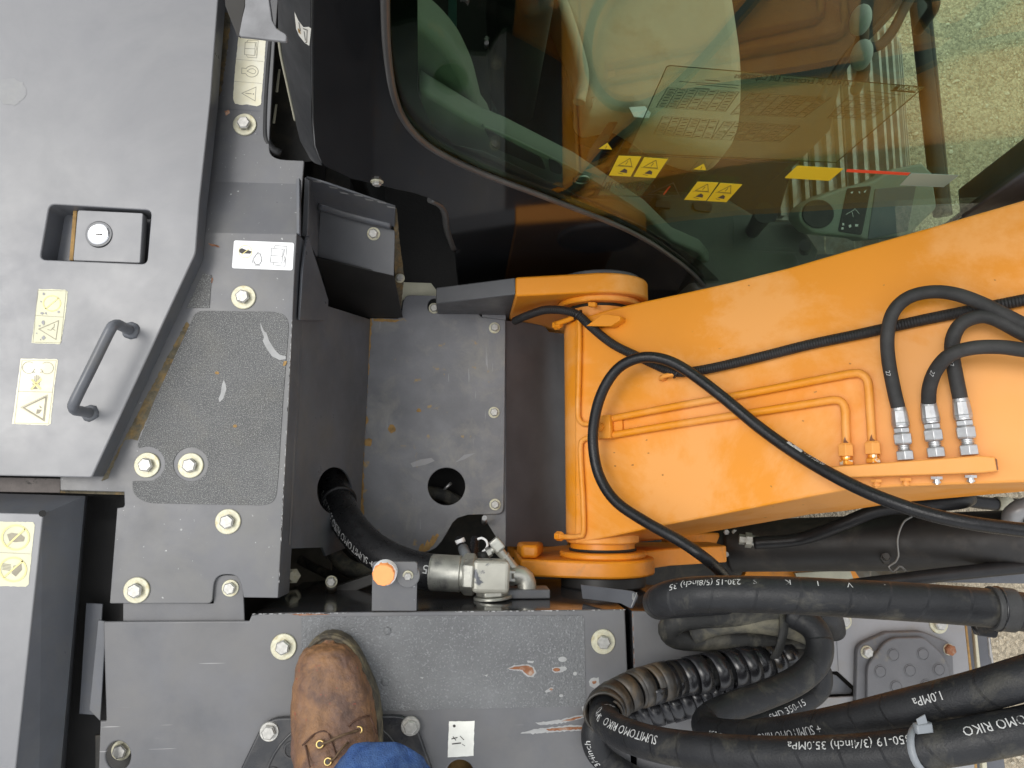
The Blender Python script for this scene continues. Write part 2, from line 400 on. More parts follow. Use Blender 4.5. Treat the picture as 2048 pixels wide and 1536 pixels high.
M['rust'] = mat('brown_rust', (.22, .085, .035), .8, var=.35, vscale=60, dirt=(.36, .30, .24), dirt_amt=.4, dscale=60, bump=.5, bscale=200)
M['ochre'] = mat('ochre_rust_stain', (.30, .18, .06), .8, var=.35, vscale=80, bump=.4, bscale=260)
M['bare'] = mat('bare_primer', (.30, .30, .295), .5, var=.14, vscale=60)
M['cyl'] = mat('black_cylinder_paint', (.014, .013, .012), .55, var=.3, vscale=9, dirt=(.06, .05, .04), dirt_amt=.38, dscale=10, rvar=.1)
M['greypaint'] = mat('light_grey_plate', (.235, .235, .242), .42, var=.12, vscale=7, dirt=(.22, .2, .17), dirt_amt=.36, dscale=10, rvar=.08, bump=.05, bscale=500)
M['cover'] = mat('cast_cover', (.10, .10, .105), .5, var=.14, vscale=20, dirt=(.2, .17, .11), dirt_amt=.3, dscale=30, bump=.15, bscale=300)
M['coverblk'] = mat('black_plastic_cover', (.02, .021, .024), .32, var=.3, vscale=10, dirt=(.07, .065, .06), dirt_amt=.42, dscale=14, rvar=.1, speck=(.5, .5, .5), speck_amt=-.02, speck_scale=120)
M['leather'] = mat('brown_boot_leather', (.098, .052, .035), .62, var=.45, vscale=30, dirt=(.24, .12, .05), dirt_amt=.48, dscale=20, bump=.7, bscale=200, speck=(.24, .055, .03), speck_amt=.008, speck_scale=110)
M['sole'] = mat('dusty_boot_sole', (.065, .055, .04), .85, var=.35, vscale=50, dirt=(.19, .155, .085), dirt_amt=.40, dscale=50, bump=.6, bscale=200)
M['lace'] = mat('brown_lace', (.10, .06, .03), .8)
M['brass'] = mat('brass_eyelet', (.62, .45, .18), .35, metal=.9)
M['denim'] = mat('blue_denim', (.016, .052, .170), .85, var=.45, vscale=40, dirt=(.06, .125, .28), dirt_amt=.42, dscale=70, bump=1., bscale=520, dsharp=.2)
M['shoe'] = mat('worn_track_steel', (.42, .41, .37), .5, metal=.4, var=.3, vscale=16, dirt=(.30, .22, .13), dirt_amt=.42, dscale=14, bump=.3, bscale=120)
M['shoelow'] = mat('dirty_track_steel', (.24, .22, .18), .8, var=.4, vscale=16, dirt=(.12, .10, .07), dirt_amt=.45, dscale=18, bump=.4, bscale=120)
M['stone'] = mat('pale_stone', (.46, .41, .32), .85, var=.35, vscale=40)
def ground_mat():
    m = mat('gravel_ground', (.36, .305, .22), .9, var=.16, vscale=3, bump=1., bscale=70)
    nt = m.node_tree; N = nt.nodes; L = nt.links; bs = N['Principled BSDF']
    tc = N.new('ShaderNodeTexCoord'); v = N.new('ShaderNodeTexVoronoi'); v.inputs['Scale'].default_value = 120; L.new(tc.outputs['Object'], v.inputs['Vector'])
    cr = N.new('ShaderNodeSeparateColor'); L.new(v.outputs['Color'], cr.inputs[0])
    mr = N.new('ShaderNodeMapRange'); mr.inputs['To Min'].default_value = .68; mr.inputs['To Max'].default_value = 1.32; L.new(cr.outputs[0], mr.inputs['Value'])
    mx = N.new('ShaderNodeMix'); mx.data_type = 'RGBA'; mx.blend_type = 'MULTIPLY'; mx.inputs[0].default_value = 1
    L.new(bs.inputs['Base Color'].links[0].from_socket, mx.inputs[6]); L.new(mr.outputs[0], mx.inputs[7]); L.new(mx.outputs[2], bs.inputs['Base Color'])
    b = bs.inputs['Normal'].links[0].from_node; b.inputs['Distance'].default_value = .008; L.new(v.outputs['Distance'], b.inputs['Height']); b.invert = True
    return m
M['ground'] = ground_mat()
def glass_mat(name, tint, ior=1.5, rough=0.):
    m = bpy.data.materials.new(name); m.use_nodes = True; nt = m.node_tree; N = nt.nodes; L = nt.links; N.clear()
    o = N.new('ShaderNodeOutputMaterial'); mx = N.new('ShaderNodeMixShader'); fr = N.new('ShaderNodeFresnel')
    ge = N.new('ShaderNodeNewGeometry'); mi = N.new('ShaderNodeMapRange'); mi.inputs['To Min'].default_value = ior; mi.inputs['To Max'].default_value = 1/ior
    L.new(ge.outputs['Backfacing'], mi.inputs['Value']); L.new(mi.outputs[0], fr.inputs['IOR'])   # same reflectance from both faces of the pane
    t = N.new('ShaderNodeBsdfTransparent'); t.inputs['Color'].default_value = (*tint, 1); gl = N.new('ShaderNodeBsdfGlossy'); gl.inputs['Roughness'].default_value = rough
    L.new(fr.outputs[0], mx.inputs[0]); L.new(t.outputs[0], mx.inputs[1]); L.new(gl.outputs[0], mx.inputs[2]); L.new(mx.outputs[0], o.inputs['Surface'])
    return m
M['glass'] = glass_mat('green_tinted_glass', (.76, .89, .76), 1.5)
def film_mat(name, color, alpha):
    m = mat(name, color, .5); m.node_tree.nodes['Principled BSDF'].inputs['Alpha'].default_value = alpha; return m
M['film'] = film_mat('clear_decal_film', (.34, .33, .26), .22)
# ------------------------------------------------------------------ bolts
def bolt_meshes():
    def mk(name, segs):
        bm = bmesh.new()
        for (z0, z1, r0, r1, s) in segs: stack(Vector((0, 0, z0)), Vector((0, 0, z1)), [(0, 1, r0, r1, s)], bm)
        me = bpy.data.meshes.new(name); bmesh.ops.recalc_face_normals(bm, faces=bm.faces); bm.to_mesh(me); bm.free(); return me
    # hexagon head with chamfered top, unit = 1 m head radius .010
    h = mk('bolt', [(0, .0062, .0105, .0105, 6), (.0062, .0078, .0103, .0086, 6)])
    fl = mk('bolt_flanged', [(0, .002, .0135, .0125, 20), (.002, .0072, .0098, .0098, 6), (.0072, .0085, .0096, .008, 6)])
    bm = bmesh.new(); n = 32
    rings = []
    for (r, z) in ((.0095, .0), (.0095, .0028), (.0172, .0028), (.018, .0020), (.018, 0)):
        rings.append([Vector((r*math.cos(2*math.pi*k/n), r*math.sin(2*math.pi*k/n), z)) for k in range(n)])
    loft(rings, cap=False, bm=bm); bmesh.ops.recalc_face_normals(bm, faces=bm.faces)
    wa = bpy.data.meshes.new('washer'); bm.to_mesh(wa); bm.free()
    h.materials.append(M['steel']); fl.materials.append(M['steel']); wa.materials.append(M['washer'])
    return h, fl, wa
B_HEX, B_FL, B_WA = bolt_meshes()
def bolt(px, py, pl, parent, s=1.0, washer=1.0, kind=None, turn=None, lift=0):
    p = U(px, py, pl); u, v, n = basis(pl); rz = random.uniform(0, 6) if turn is None else turn
    Mw = Matrix.Translation(p+n*lift) @ Matrix((u, v, n)).transposed().to_4x4() @ Matrix.Rotation(rz, 4, 'Z')
    up = .0028*washer if washer else 0
    b = place('bolt', kind or B_HEX, None, Mw @ Matrix.Translation((0, 0, up)) @ Matrix.Scale(s, 4), parent)
    if washer: place('washer', B_WA, None, Mw @ Matrix.Scale(washer, 4), b)
    return b
# ================================================================== setting
def ground():
    bm = bmesh.new(); s = 40; zg = -1.45
    vs = [bm.verts.new((x, y, zg)) for x, y in ((-s, -s), (s, -s), (s, s), (-s, s))]; bm.faces.new(vs)
    o = from_bm('ground', bm, M['ground'], None); tag(o, kind='structure')
    # loose stones where the ground shows
    rg = random.Random(3); V = []; F = []
    ico = bmesh.new(); bmesh.ops.create_icosphere(ico, subdivisions=1, radius=1); ico.verts.ensure_lookup_table()
    iv = [v.co.copy() for v in ico.verts]; fi = [tuple(v.index for v in f.verts) for f in ico.faces]; ico.free()
    for k in range(3600):
        if rg.random() < .66: x, y = rg.uniform(.7, 2.4), rg.uniform(.2, 1.9)
        else: x, y = rg.uniform(.6, 2.0), rg.uniform(-1.2, .1)
        r = rg.choice((.003, .004, .005, .006, .008))*rg.uniform(.7, 1.3)
        mt = Matrix.Translation((x, y, zg+r*.3)) @ Matrix.Rotation(rg.uniform(0, 6), 4, Vector((rg.random(), rg.random(), .3)).normalized()) @ Matrix.Diagonal((r*rg.uniform(.7, 1.5), r, r*rg.uniform(.5, .8), 1))
        b0 = len(V); V += [mt @ c for c in iv]; F += [tuple(i+b0 for i in f) for f in fi]
    me = bpy.data.meshes.new('gravel'); me.from_pydata(V, [], F)
    o = link('gravel', me, M['stone'])
    tag(o, 'loose pale gravel scattered over the ground', 'gravel', kind='stuff')
ground()
# ================================================================== engine hood
ZH = .036
H = zp(ZH)
def engine_hood():
    t = thing('engine_hood', 'large flat grey engine hood with recessed lock and bar handle', 'hood', PZ(250, 700, 0))
    edge = [(-520, -420), (462, -420), (436, 0), (421, 200), (399, 400), (391, 506, 8), (183, 955, 5), (-520, 941)]
    o = rnd(edge, 4)
    recess = rnd([(99, 408, 12), (303, 420, 12), (294, 528, 12), (80, 519, 12)])
    plate('hood_panel', o, H, .004, M['hood'], t, holes=[recess], bev=.0018, res=2)
    # folded skirt below the edge
    bm = bmesh.new(); top = [PZ(x, y, ZH-.003) for x, y in rnd(edge[1:7], 4)]+[PZ(-520, 941, ZH-.003)]
    bot = [Vector((p.x, p.y, .001)) for p in top]; T = [bm.verts.new(p) for p in top]; Bq = [bm.verts.new(p) for p in bot]
    for i in range(len(T)-1): bm.faces.new((T[i], Bq[i], Bq[i+1], T[i+1]))
    from_bm('skirt', bm, M['side'], t, angle=30)
    # latch recess tray
    bm = bmesh.new(); a = [PZ(x, y, ZH-.001) for x, y in recess]; c = sum(a, Vector())/len(a)
    b = [Vector((c.x+(p.x-c.x)*.93, c.y+(p.y-c.y)*.93, ZH-.034)) for p in a]
    A = [bm.verts.new(p) for p in a]; B = [bm.verts.new(p) for p in b]
    for i in range(len(A)): j = (i+1) % len(A); bm.faces.new((A[i], A[j], B[j], B[i]))
    bm.faces.new(B); tray = from_bm('latch_recess', bm, M['side'], t)
    lp = zp(ZH-.003)
    lat = plate('latch_paddle', rnd([(155, 420, 5), (286, 426, 4), (280, 526, 4), (146, 521, 4)]), lp, .016, M['hood'], t, holes=[circ(198, 469, 26)], bev=.001)
    plate('latch_rail', [(146, 421), (154, 421), (146, 521), (138, 520)], zp(ZH-.018), .004, M['ochre'], t)
    p = PZ(198, 469, ZH-.003)
    bm = stack(p+Vector((0, 0, -.012)), p+Vector((0, 0, .0015)), [(0, 1, .0185, .0185, 28)]); rim = from_bm('lock_rim', bm, M['side'], lat)
    bm = stack(p+Vector((0, 0, -.01)), p+Vector((0, 0, .0035)), [(0, .9, .0155, .0155, 28), (.9, 1, .0155, .0135, 28)]); lk = from_bm('lock_cylinder', bm, M['chrome'], lat)
    q = zp(ZH+.0005)
    sheet('key_slot', [[(191, 468), (205, 467), (205, 470), (191, 471)]], q, M['ink'], lat, lift=.0005)
    # bar handle
    zt = ZH+.052
    f1, f2 = PZ(262, 661, ZH), PZ(181, 826, ZH)
    b1, b2 = Vector((f1.x, f1.y, zt)), Vector((f2.x, f2.y, zt))
    d = (b2-b1).normalized(); k = .012
    pts = [f1, f1+Vector((0, 0, .03)), b1-Vector((0, 0, k)), b1+d*.0035-Vector((0, 0, .0035)), b1+d*k, b1.lerp(b2, .5), b2-d*k, b2-d*.0035-Vector((0, 0, .0035)), b2-Vector((0, 0, k)), f2+Vector((0, 0, .03)), f2]
    tube('handle', Path(pts, .003), .0072, M['side'], t, 14)
    for f in (f1, f2):
        bm = bmesh.new(); bmesh.ops.create_icosphere(bm, subdivisions=2, radius=1, matrix=Matrix.Translation(f) @ Matrix.Diagonal((.0125, .0125, .006, 1)))
        for v in bm.verts: v.co += Vector((random.uniform(-1, 1), random.uniform(-1, 1), 0))*.0012
        from_bm('handle_weld', bm, M['side'], t, smooth=True)
    # stickers
    K = crop(0, 560, 4.956)
    s1 = plate('warning_sticker', jag(K([(385, 88), (640, 95), (672, 118), (650, 330), (607, 600), (590, 635), (312, 625)]), .5, 5), off(H, .0004), .0004, M['stickerold'], t, bev=0)
    L = [(K([(384, 486), (580, 402), (553, 590)]), True, 1.4), (K([(345, 350), (630, 368)]), False, .7), (K([(372, 100), (655, 108), (600, 622), (325, 615), ]), True, .6),
         (K([(538, 435), (534, 470), (515, 478), (545, 500)]), False, 1.1), (K([(470, 490), (500, 498), (520, 485)]), False, 1.1)]
    sheet('printed_symbols', ribbons(L, 1), off(H, .0004), M['inkfade'], s1)
    L = [(K(circ(513, 231, 85, 76)), True, 2.2), (K([(450, 285), (578, 178)]), False, 2.2)]
    sheet('printed_ring', ribbons(L, 1), off(H, .0004), M['inkyellow'], s1)
    blob = lambda x, y, r: [(x+r*random.uniform(.4, 1.2)*math.cos(a*.8), y+r*random.uniform(.4, 1.2)*math.sin(a*.8)) for a in range(8)]
    spots('worn_spots', [K(blob(*q)) for q in ((430, 425, 22), (415, 330, 18), (455, 330, 14), (432, 575, 24), (360, 528, 10), (582, 318, 14), (430, 135, 16), (405, 215, 8), (400, 590, 10), (390, 455, 9))], off(H, .0004), M['hood'], s1, lift=.0006)
    s2 = plate('warning_sticker', jag(K([(207, 778), (560, 785), (574, 795), (540, 1050), (500, 1425), (470, 1440), (120, 1425)]), .5, 5), off(H, .0004), .0004, M['sticker'], t, bev=0)
    L = [(K([(232, 1265), (455, 1158), (430, 1385)]), True, 2.6), (K([(205, 1262), (470, 1137), (440, 1402)]), True, .6), (K([(218, 795), (557, 798), (480, 1425), (142, 1418)]), True, .6), (K([(178, 1103), (520, 1112)]), False, .8),
         (K(circ(285, 868, 64, 58, 20, -50, -318)), False, 1.), (K([(345, 880), (322, 912), (348, 916)]), False, 1.), (K(circ(465, 872, 64, 58, 20, 230, 500)), False, 1.), (K([(400, 882), (425, 905), (398, 918)]), False, 1.),
         (K([(345, 950), (345, 1010)]), False, 1.5), (K([(362, 942), (362, 1015)]), False, 1.5), (K([(378, 945), (376, 1015)]), False, 1.5), (K([(395, 955), (388, 1020)]), False, 1.5)]
    sheet('printed_symbols', ribbons(L, 1)+[K([(345, 1045), (375, 1080), (328, 1082)]), K([(318, 1020), (335, 1030), (325, 1045)]), K([(380, 1020), (395, 1030), (388, 1048)]), K([(365, 1282), (415, 1285), (390, 1322), (358, 1328)]), K([(388, 1240), (418, 1268), (395, 1268)])], off(H, .0004), M['inkfade'], s2)
    L = [(K([(312, 985), (400, 1080)]), False, 4), (K([(405, 980), (305, 1085)]), False, 4)]
    sheet('printed_cross', ribbons(L, 1), off(H, .0004), M['inkyellow'], s2, lift=.0006)
    # milky residue
    sheet('glue_residue', [jag(circ(22, 183, 30, 28), 3, 6)], H, M['residue'], t, lift=.0003)
M['residue'] = mat('pale_glue_residue', (.25, .25, .245), .45, var=.12, vscale=40, dirt=(.22, .22, .225), dirt_amt=.5, dscale=40)
engine_hood()
# ================================================================== rear hood with sloped side
def rear_hood():
    zt = .062
    t = thing('rear_hood', 'grey rear hood with dark sloping sides beside the tank cover', 'hood', PZ(40, 1300, 0))
    P = zp(zt)
    plate('hood_panel', rnd([(-520, 1012), (86, 1028, 4), (-30, 2100), (-520, 2100)]), P, .004, M['hood'], t, bev=.0015, res=2)
    bm = bmesh.new(); z1 = -.10
    a = [PZ(-520, 1013, zt-.001), PZ(85.5, 1029, zt-.001), PZ(-30.5, 2100, zt-.001)]
    b = [PZ(-120, 983, -.02), PZ(172, 991, -.02), PZ(158, 1200, z1)]
    V = [bm.verts.new(p) for p in a]; q0 = bm.verts.new(PZ(-520, 972, .0)); q1 = bm.verts.new(PZ(170, 992, 0)); q2 = bm.verts.new(PZ(71, 2100, 0))
    bm.faces.new((V[0], V[1], q1, q0)); bm.faces.new((V[1], V[2], q2, q1))
    r1 = bm.verts.new(PZ(178, 992, -.09)); r2 = bm.verts.new(PZ(87, 2100, -.09)); bm.faces.new((q1, q2, r2, r1))
    from_bm('sloped_side', bm, M['side'], t)
    p = p3((150, 1206, -.05), (170, 1000, -.05), (118, 1536, -.05))
    plate('side_rail', [(172, 1206), (205, 1208), (200, 1290), (188, 1430), (158, 1428)], zp(-.03), .003, M['side'], t)
    plate('lower_rail', [(140, 985), (232, 1000), (222, 1240), (170, 2100), (60, 2100)], zp(-.10), .004, M['oily'], t)
    plate('ochre_strip', [(186, 1415), (196, 1415), (188, 1640), (172, 1640)], zp(-.07), .003, M['ochre'], t)
    bm = stack(PZ(85, 1027, zt-.004), PZ(85, 1027, zt+.0012), [(0, 1, .0045, .0045, 10)])
    from_bm('corner_hole', bm, M['black'], t)
    K = crop(0, 800, 3.2)
    s = plate('warning_sticker', jag(K([(-40, 778), (210, 782), (222, 800), (205, 960), (182, 1180), (165, 1195), (-60, 1190)]), .5, 5), off(P, .0004), .0004, M['stickerold'], t, bev=0)
    Q = off(P, .0004)
    L = [(K(circ(98, 880, 86, 78)), True, 3.2), (K([(40, 935), (160, 825)]), False, 3.2), (K(circ(82, 1085, 84, 76)), True, 3.2), (K([(22, 1135), (145, 1030)]), False, 3.2)]
    L2 = [(K([(-30, 975), (195, 985)]), False, .8)]+[(K([(15, 1048+9*i), (70, 1055+9*i)]), False, 1.5) for i in range(5)]
    blob = K([(45, 860), (75, 850), (130, 858), (158, 880), (150, 905), (100, 910), (60, 905)])
    hand = K([(85, 1060), (135, 1050), (140, 1085), (100, 1130), (75, 1110)])
    sheet('printed_symbols', ribbons(L2, 1)+[blob, hand], Q, M['inkfade'], s)
    sheet('printed_rings', ribbons(L, 1), Q, M['inkyellow'], s, lift=.0007)
rear_hood()
M['dullstrip'] = mat('dull_scraped_strip', (.13, .11, .10), .6, var=.3, vscale=40, dirt=(.04, .035, .03), dirt_amt=.38, dscale=40, dsharp=.03)
# ================================================================== deck panel
Z0 = zp(0)
def deck_panel():
    t = thing('deck_panel', 'long bolted grey deck panel with grit pad beside the engine hood', 'deck panel', PZ(420, 900, -.01))
    yA = PZ(540, 355, 0).y; yB = PZ(540, 468, 0).y
    dz = -.022
    def zf(c):
        if c.y <= yB: return c
        k = min(1, (c.y-yB)/(yA-yB)); return Vector((c.x, c.y, c.z+dz*k))
    out = rnd([(120, 940), (372, 400), (440, -420), (580, -420), (543, 60), (531, 262), (531, 306, 34), (602, 309, 3), (598, 356), (594, 466), (589, 550), (578, 800), (556, 1196, 2), (487, 1195), (483, 1172), (474, 1149, 16), (429, 1149, 24), (424, 1207, 10), (219, 1207, 3), (234, 1016), (249, 1014, 6), (248, 984), (120, 981)])
    plate('deck_sheet', out, Z0, .005, M['deck'], t, bev=.0012, zf=zf, cuts=[(Vector((0, yA, 0)), Vector((0, 1, 0))), (Vector((0, yB, 0)), Vector((0, 1, 0)))], res=2)
    ZU = zp(dz)
    # edge flange turned down along the pit
    bm = bmesh.new(); e = [(594, 466), (589, 550), (578, 800), (567, 1000), (556, 1196)]
    a = [PZ(x, y, -.003) for x, y in e]; b = [p+Vector((.004, 0, -.05)) for p in a]
    A = [bm.verts.new(p) for p in a]; B = [bm.verts.new(p) for p in b]
    for i in range(4): bm.faces.new((A[i], A[i+1], B[i+1], B[i]))
    from_bm('edge_flange', bm, M['side'], t)
    plate('edge_strip', [(592, 358), (599, 356), (599, 468), (593, 466)], zp(.004), .012, M['side'], t)
    # grit pad
    K1 = crop(0, 400, 3.2); K2 = crop(0, 800, 3.2)
    ol = rnd(K1([(1250, 708, 55), (1800, 716, 70), (1850, 775, 60)])+K2([(1808, 40), (1780, 480), (1765, 640, 60), (1700, 675, 60), (930, 660, 70), (850, 600, 60), (848, 520)]))
    arc = K2(circ(940, 408, 116, 112, 14, 100, -115)); ol = ol+[tuple(p) for p in K2([(880, 518)])]+arc+rnd(K2([(880, 290), (980, 20)]))
    pad = plate('grit_pad', ol, off(Z0, .0012), .0012, M['pad'], t, holes=[K2(circ(1220, 412, 112, 110))], bev=.0002)
    ps = off(Z0, .0012)
    spots('worn_patch', [K1([(1665, 780), (1690, 840), (1705, 850), (1722, 900), (1760, 960), (1790, 990), (1830, 1000), (1828, 1018), (1790, 1025), (1740, 1000), (1700, 940), (1680, 900), (1690, 880), (1668, 820)]), K1([(1432, 1150), (1445, 1180), (1450, 1210), (1430, 1270), (1405, 1295), (1398, 1270), (1412, 1240), (1420, 1180)])], ps, M['bare'], pad)
    spots('rust_spot', [jag(K1([(1815, 1035), (1835, 1030), (1830, 1058), (1810, 1062)]), 1, 3), jag(circ(434, 746, 4, 3), .8, 3), jag(circ(470, 852, 4, 3), .8, 3)], ps, M['ochre'], pad)
    plate('small_grit_pad', K1([(1300, 470), (1355, 480), (1340, 690), (1195, 690)]), off(Z0, .001), .001, M['pad'], t, bev=.0001)
    sheet('dirt_strip', [jag(K1([(1195, 775), (1215, 795), (880, 1535), (800, 1535)])+K2([(745, 380), (690, 500), (650, 520)]), 1.2, 5)][:1], Z0, M['grime'], t)
    sheet('dirt_strip', [jag([(446, 20), (462, 30), (455, 100), (445, 170), (432, 225), (427, 250), (424, 235), (436, 120)], 1.5, 5)], ZU, M['grime'], t)
    spots('rust_spot', [jag(K1([(1330, 275), (1400, 290), (1405, 302), (1345, 292)]), .8, 4), jag(K1([(1345, 490), (1362, 500), (1358, 530), (1342, 525)]), .8, 3), jag([(449, 222), (458, 220), (460, 226), (452, 231)], .6, 3)], Z0, M['rust'], t, lift=.0006)
    # edge wear: bright chips along the pit edge
    ch = []
    for k in range(70):
        y = random.choice((random.uniform(640, 860), random.uniform(960, 1060), random.uniform(860, 1190))); x = 584-(y-640)*.0495
        ch.append([(x-random.uniform(.6, 2.2), y), (x+.4, y-random.uniform(1, 6)), (x+.6, y+random.uniform(2, 9)), (x-random.uniform(.2, 1.4), y+random.uniform(1, 4))])
    sheet('chipped_edge', ch, Z0, M['bare'], t)
    sheet('seam_line', ribbons([([(430, 217), (470, 219), (520, 222)], False)], 1.2), ZU, M['side'], t)
    # bolts
    bolt(490, 250, ZU, t); bolt(487.5, 595, Z0, t); bolt(295, 930, Z0, t); bolt(382, 931, Z0, t); bolt(456.5, 1043, Z0, t); bolt(274, 1180, Z0, t)
    tab = plate('bolt_tab', rnd([(427, 1207), (427, 1162, 20), (440, 1150, 12), (478, 1150, 14), (486, 1170), (489, 1245), (489, 1252), (246, 1252), (246, 1205)]), zp(-.006), .004, M['tank'], t)
    bolt(461, 1176, zp(-.006), t, washer=.66, s=.85)
    # stickers
    K = crop(455, 60, 9.6)
    sU = off(ZU, .0004)
    s = plate('maintenance_sticker', jag(K([(215, 90), (735, 160), (700, 700), (640, 1430), (560, 1465), (360, 1425), (280, 1440), (140, 1410), (105, 1310), (150, 700)]), .35, 4), sU, .0004, M['sticker'], t, bev=0)
    L = [(K([(340, 235), (535, 240), (520, 490), (325, 470)]), True), (K([(330, 352), (525, 362)]), False), (K([(365, 235), (395, 190), (590, 200), (560, 535), (380, 520), (365, 478)]), False), (K([(555, 230), (545, 290), (560, 350), (540, 420), (548, 490)]), False),
         (K([(355, 740), (275, 728), (272, 835), (350, 833)]), False, 1.0), (K(circ(465, 795, 125, 108, 26, -150, 155)), False, 1.2), (K([(375, 790), (430, 750), (490, 742), (535, 770), (545, 800), (520, 835), (480, 838), (430, 815)]), True, 1.0),
         (K([(150, 560), (690, 605)]), False, .5), (K([(130, 985), (660, 1025)]), False, .5), (K([(275, 1215), (548, 1095), (530, 1362)]), True, 1.0), (K([(345, 1215), (465, 1225)]), False, 1.4), (K(circ(497, 1228, 8, 8, 8)), True, 1.2)]
    sheet('printed_symbols', ribbons(L, .8), sU, M['inkfade'], s)
    K = crop(0, 400, 3.2); sW = off(Z0, .0004)
    s = plate('white_sticker', rnd(K([(1498, 258, 14), (1882, 274, 14), (1872, 450, 14), (1484, 436, 14)])), sW, .0004, M['white'], t, bev=0)
    L = [(K([(1738, 308), (1812, 316), (1804, 404), (1730, 398)]), True), (K([(1734, 354), (1808, 360)]), False), (K([(1752, 308), (1762, 290), (1836, 298), (1824, 424), (1752, 416), (1748, 402)]), False), (K([(1822, 312), (1815, 350), (1824, 380), (1815, 404)]), False),
         (K([(1640, 345), (1668, 345), (1668, 358), (1676, 372), (1672, 395), (1660, 412), (1636, 412), (1624, 392), (1624, 370), (1636, 356)]), True, 1.1), (K([(1648, 345), (1648, 336), (1662, 338)]), False), (K([(1612, 375), (1616, 400), (1626, 405)]), False), (K([(1630, 418), (1666, 420)]), False)]
    sheet('printed_symbols', ribbons(L, .75)+[K([(1530, 318), (1548, 308), (1572, 318), (1592, 322), (1612, 330), (1600, 344), (1570, 342), (1545, 342), (1532, 334)])], sW, M['ink'], s)
    sheet('printed_ring', ribbons([(K(circ(1570, 330, 42, 40)), True, 1.0), (K([(1548, 348), (1592, 314)]), False, 1.6)], 1), sW, M['inkyellow'], s, lift=.0007)
    # gap between the two hoods
    plate('gap_strip', [(-520, 944), (122, 957), (120, 986), (-520, 975)], zp(-.012), .004, M['dullstrip'], t)
    plate('gap_strip', [(122, 957), (252, 960), (252, 990), (120, 986)], zp(-.010), .004, M['grime'], t)
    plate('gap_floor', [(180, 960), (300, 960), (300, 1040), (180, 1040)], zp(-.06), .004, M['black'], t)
    # small rod in the gap
    tube('rod', [PZ(140, 968, -.004), PZ(185, 972, -.004), PZ(245, 978, -.004)], .004, M['ochre'], t, 8)
deck_panel()
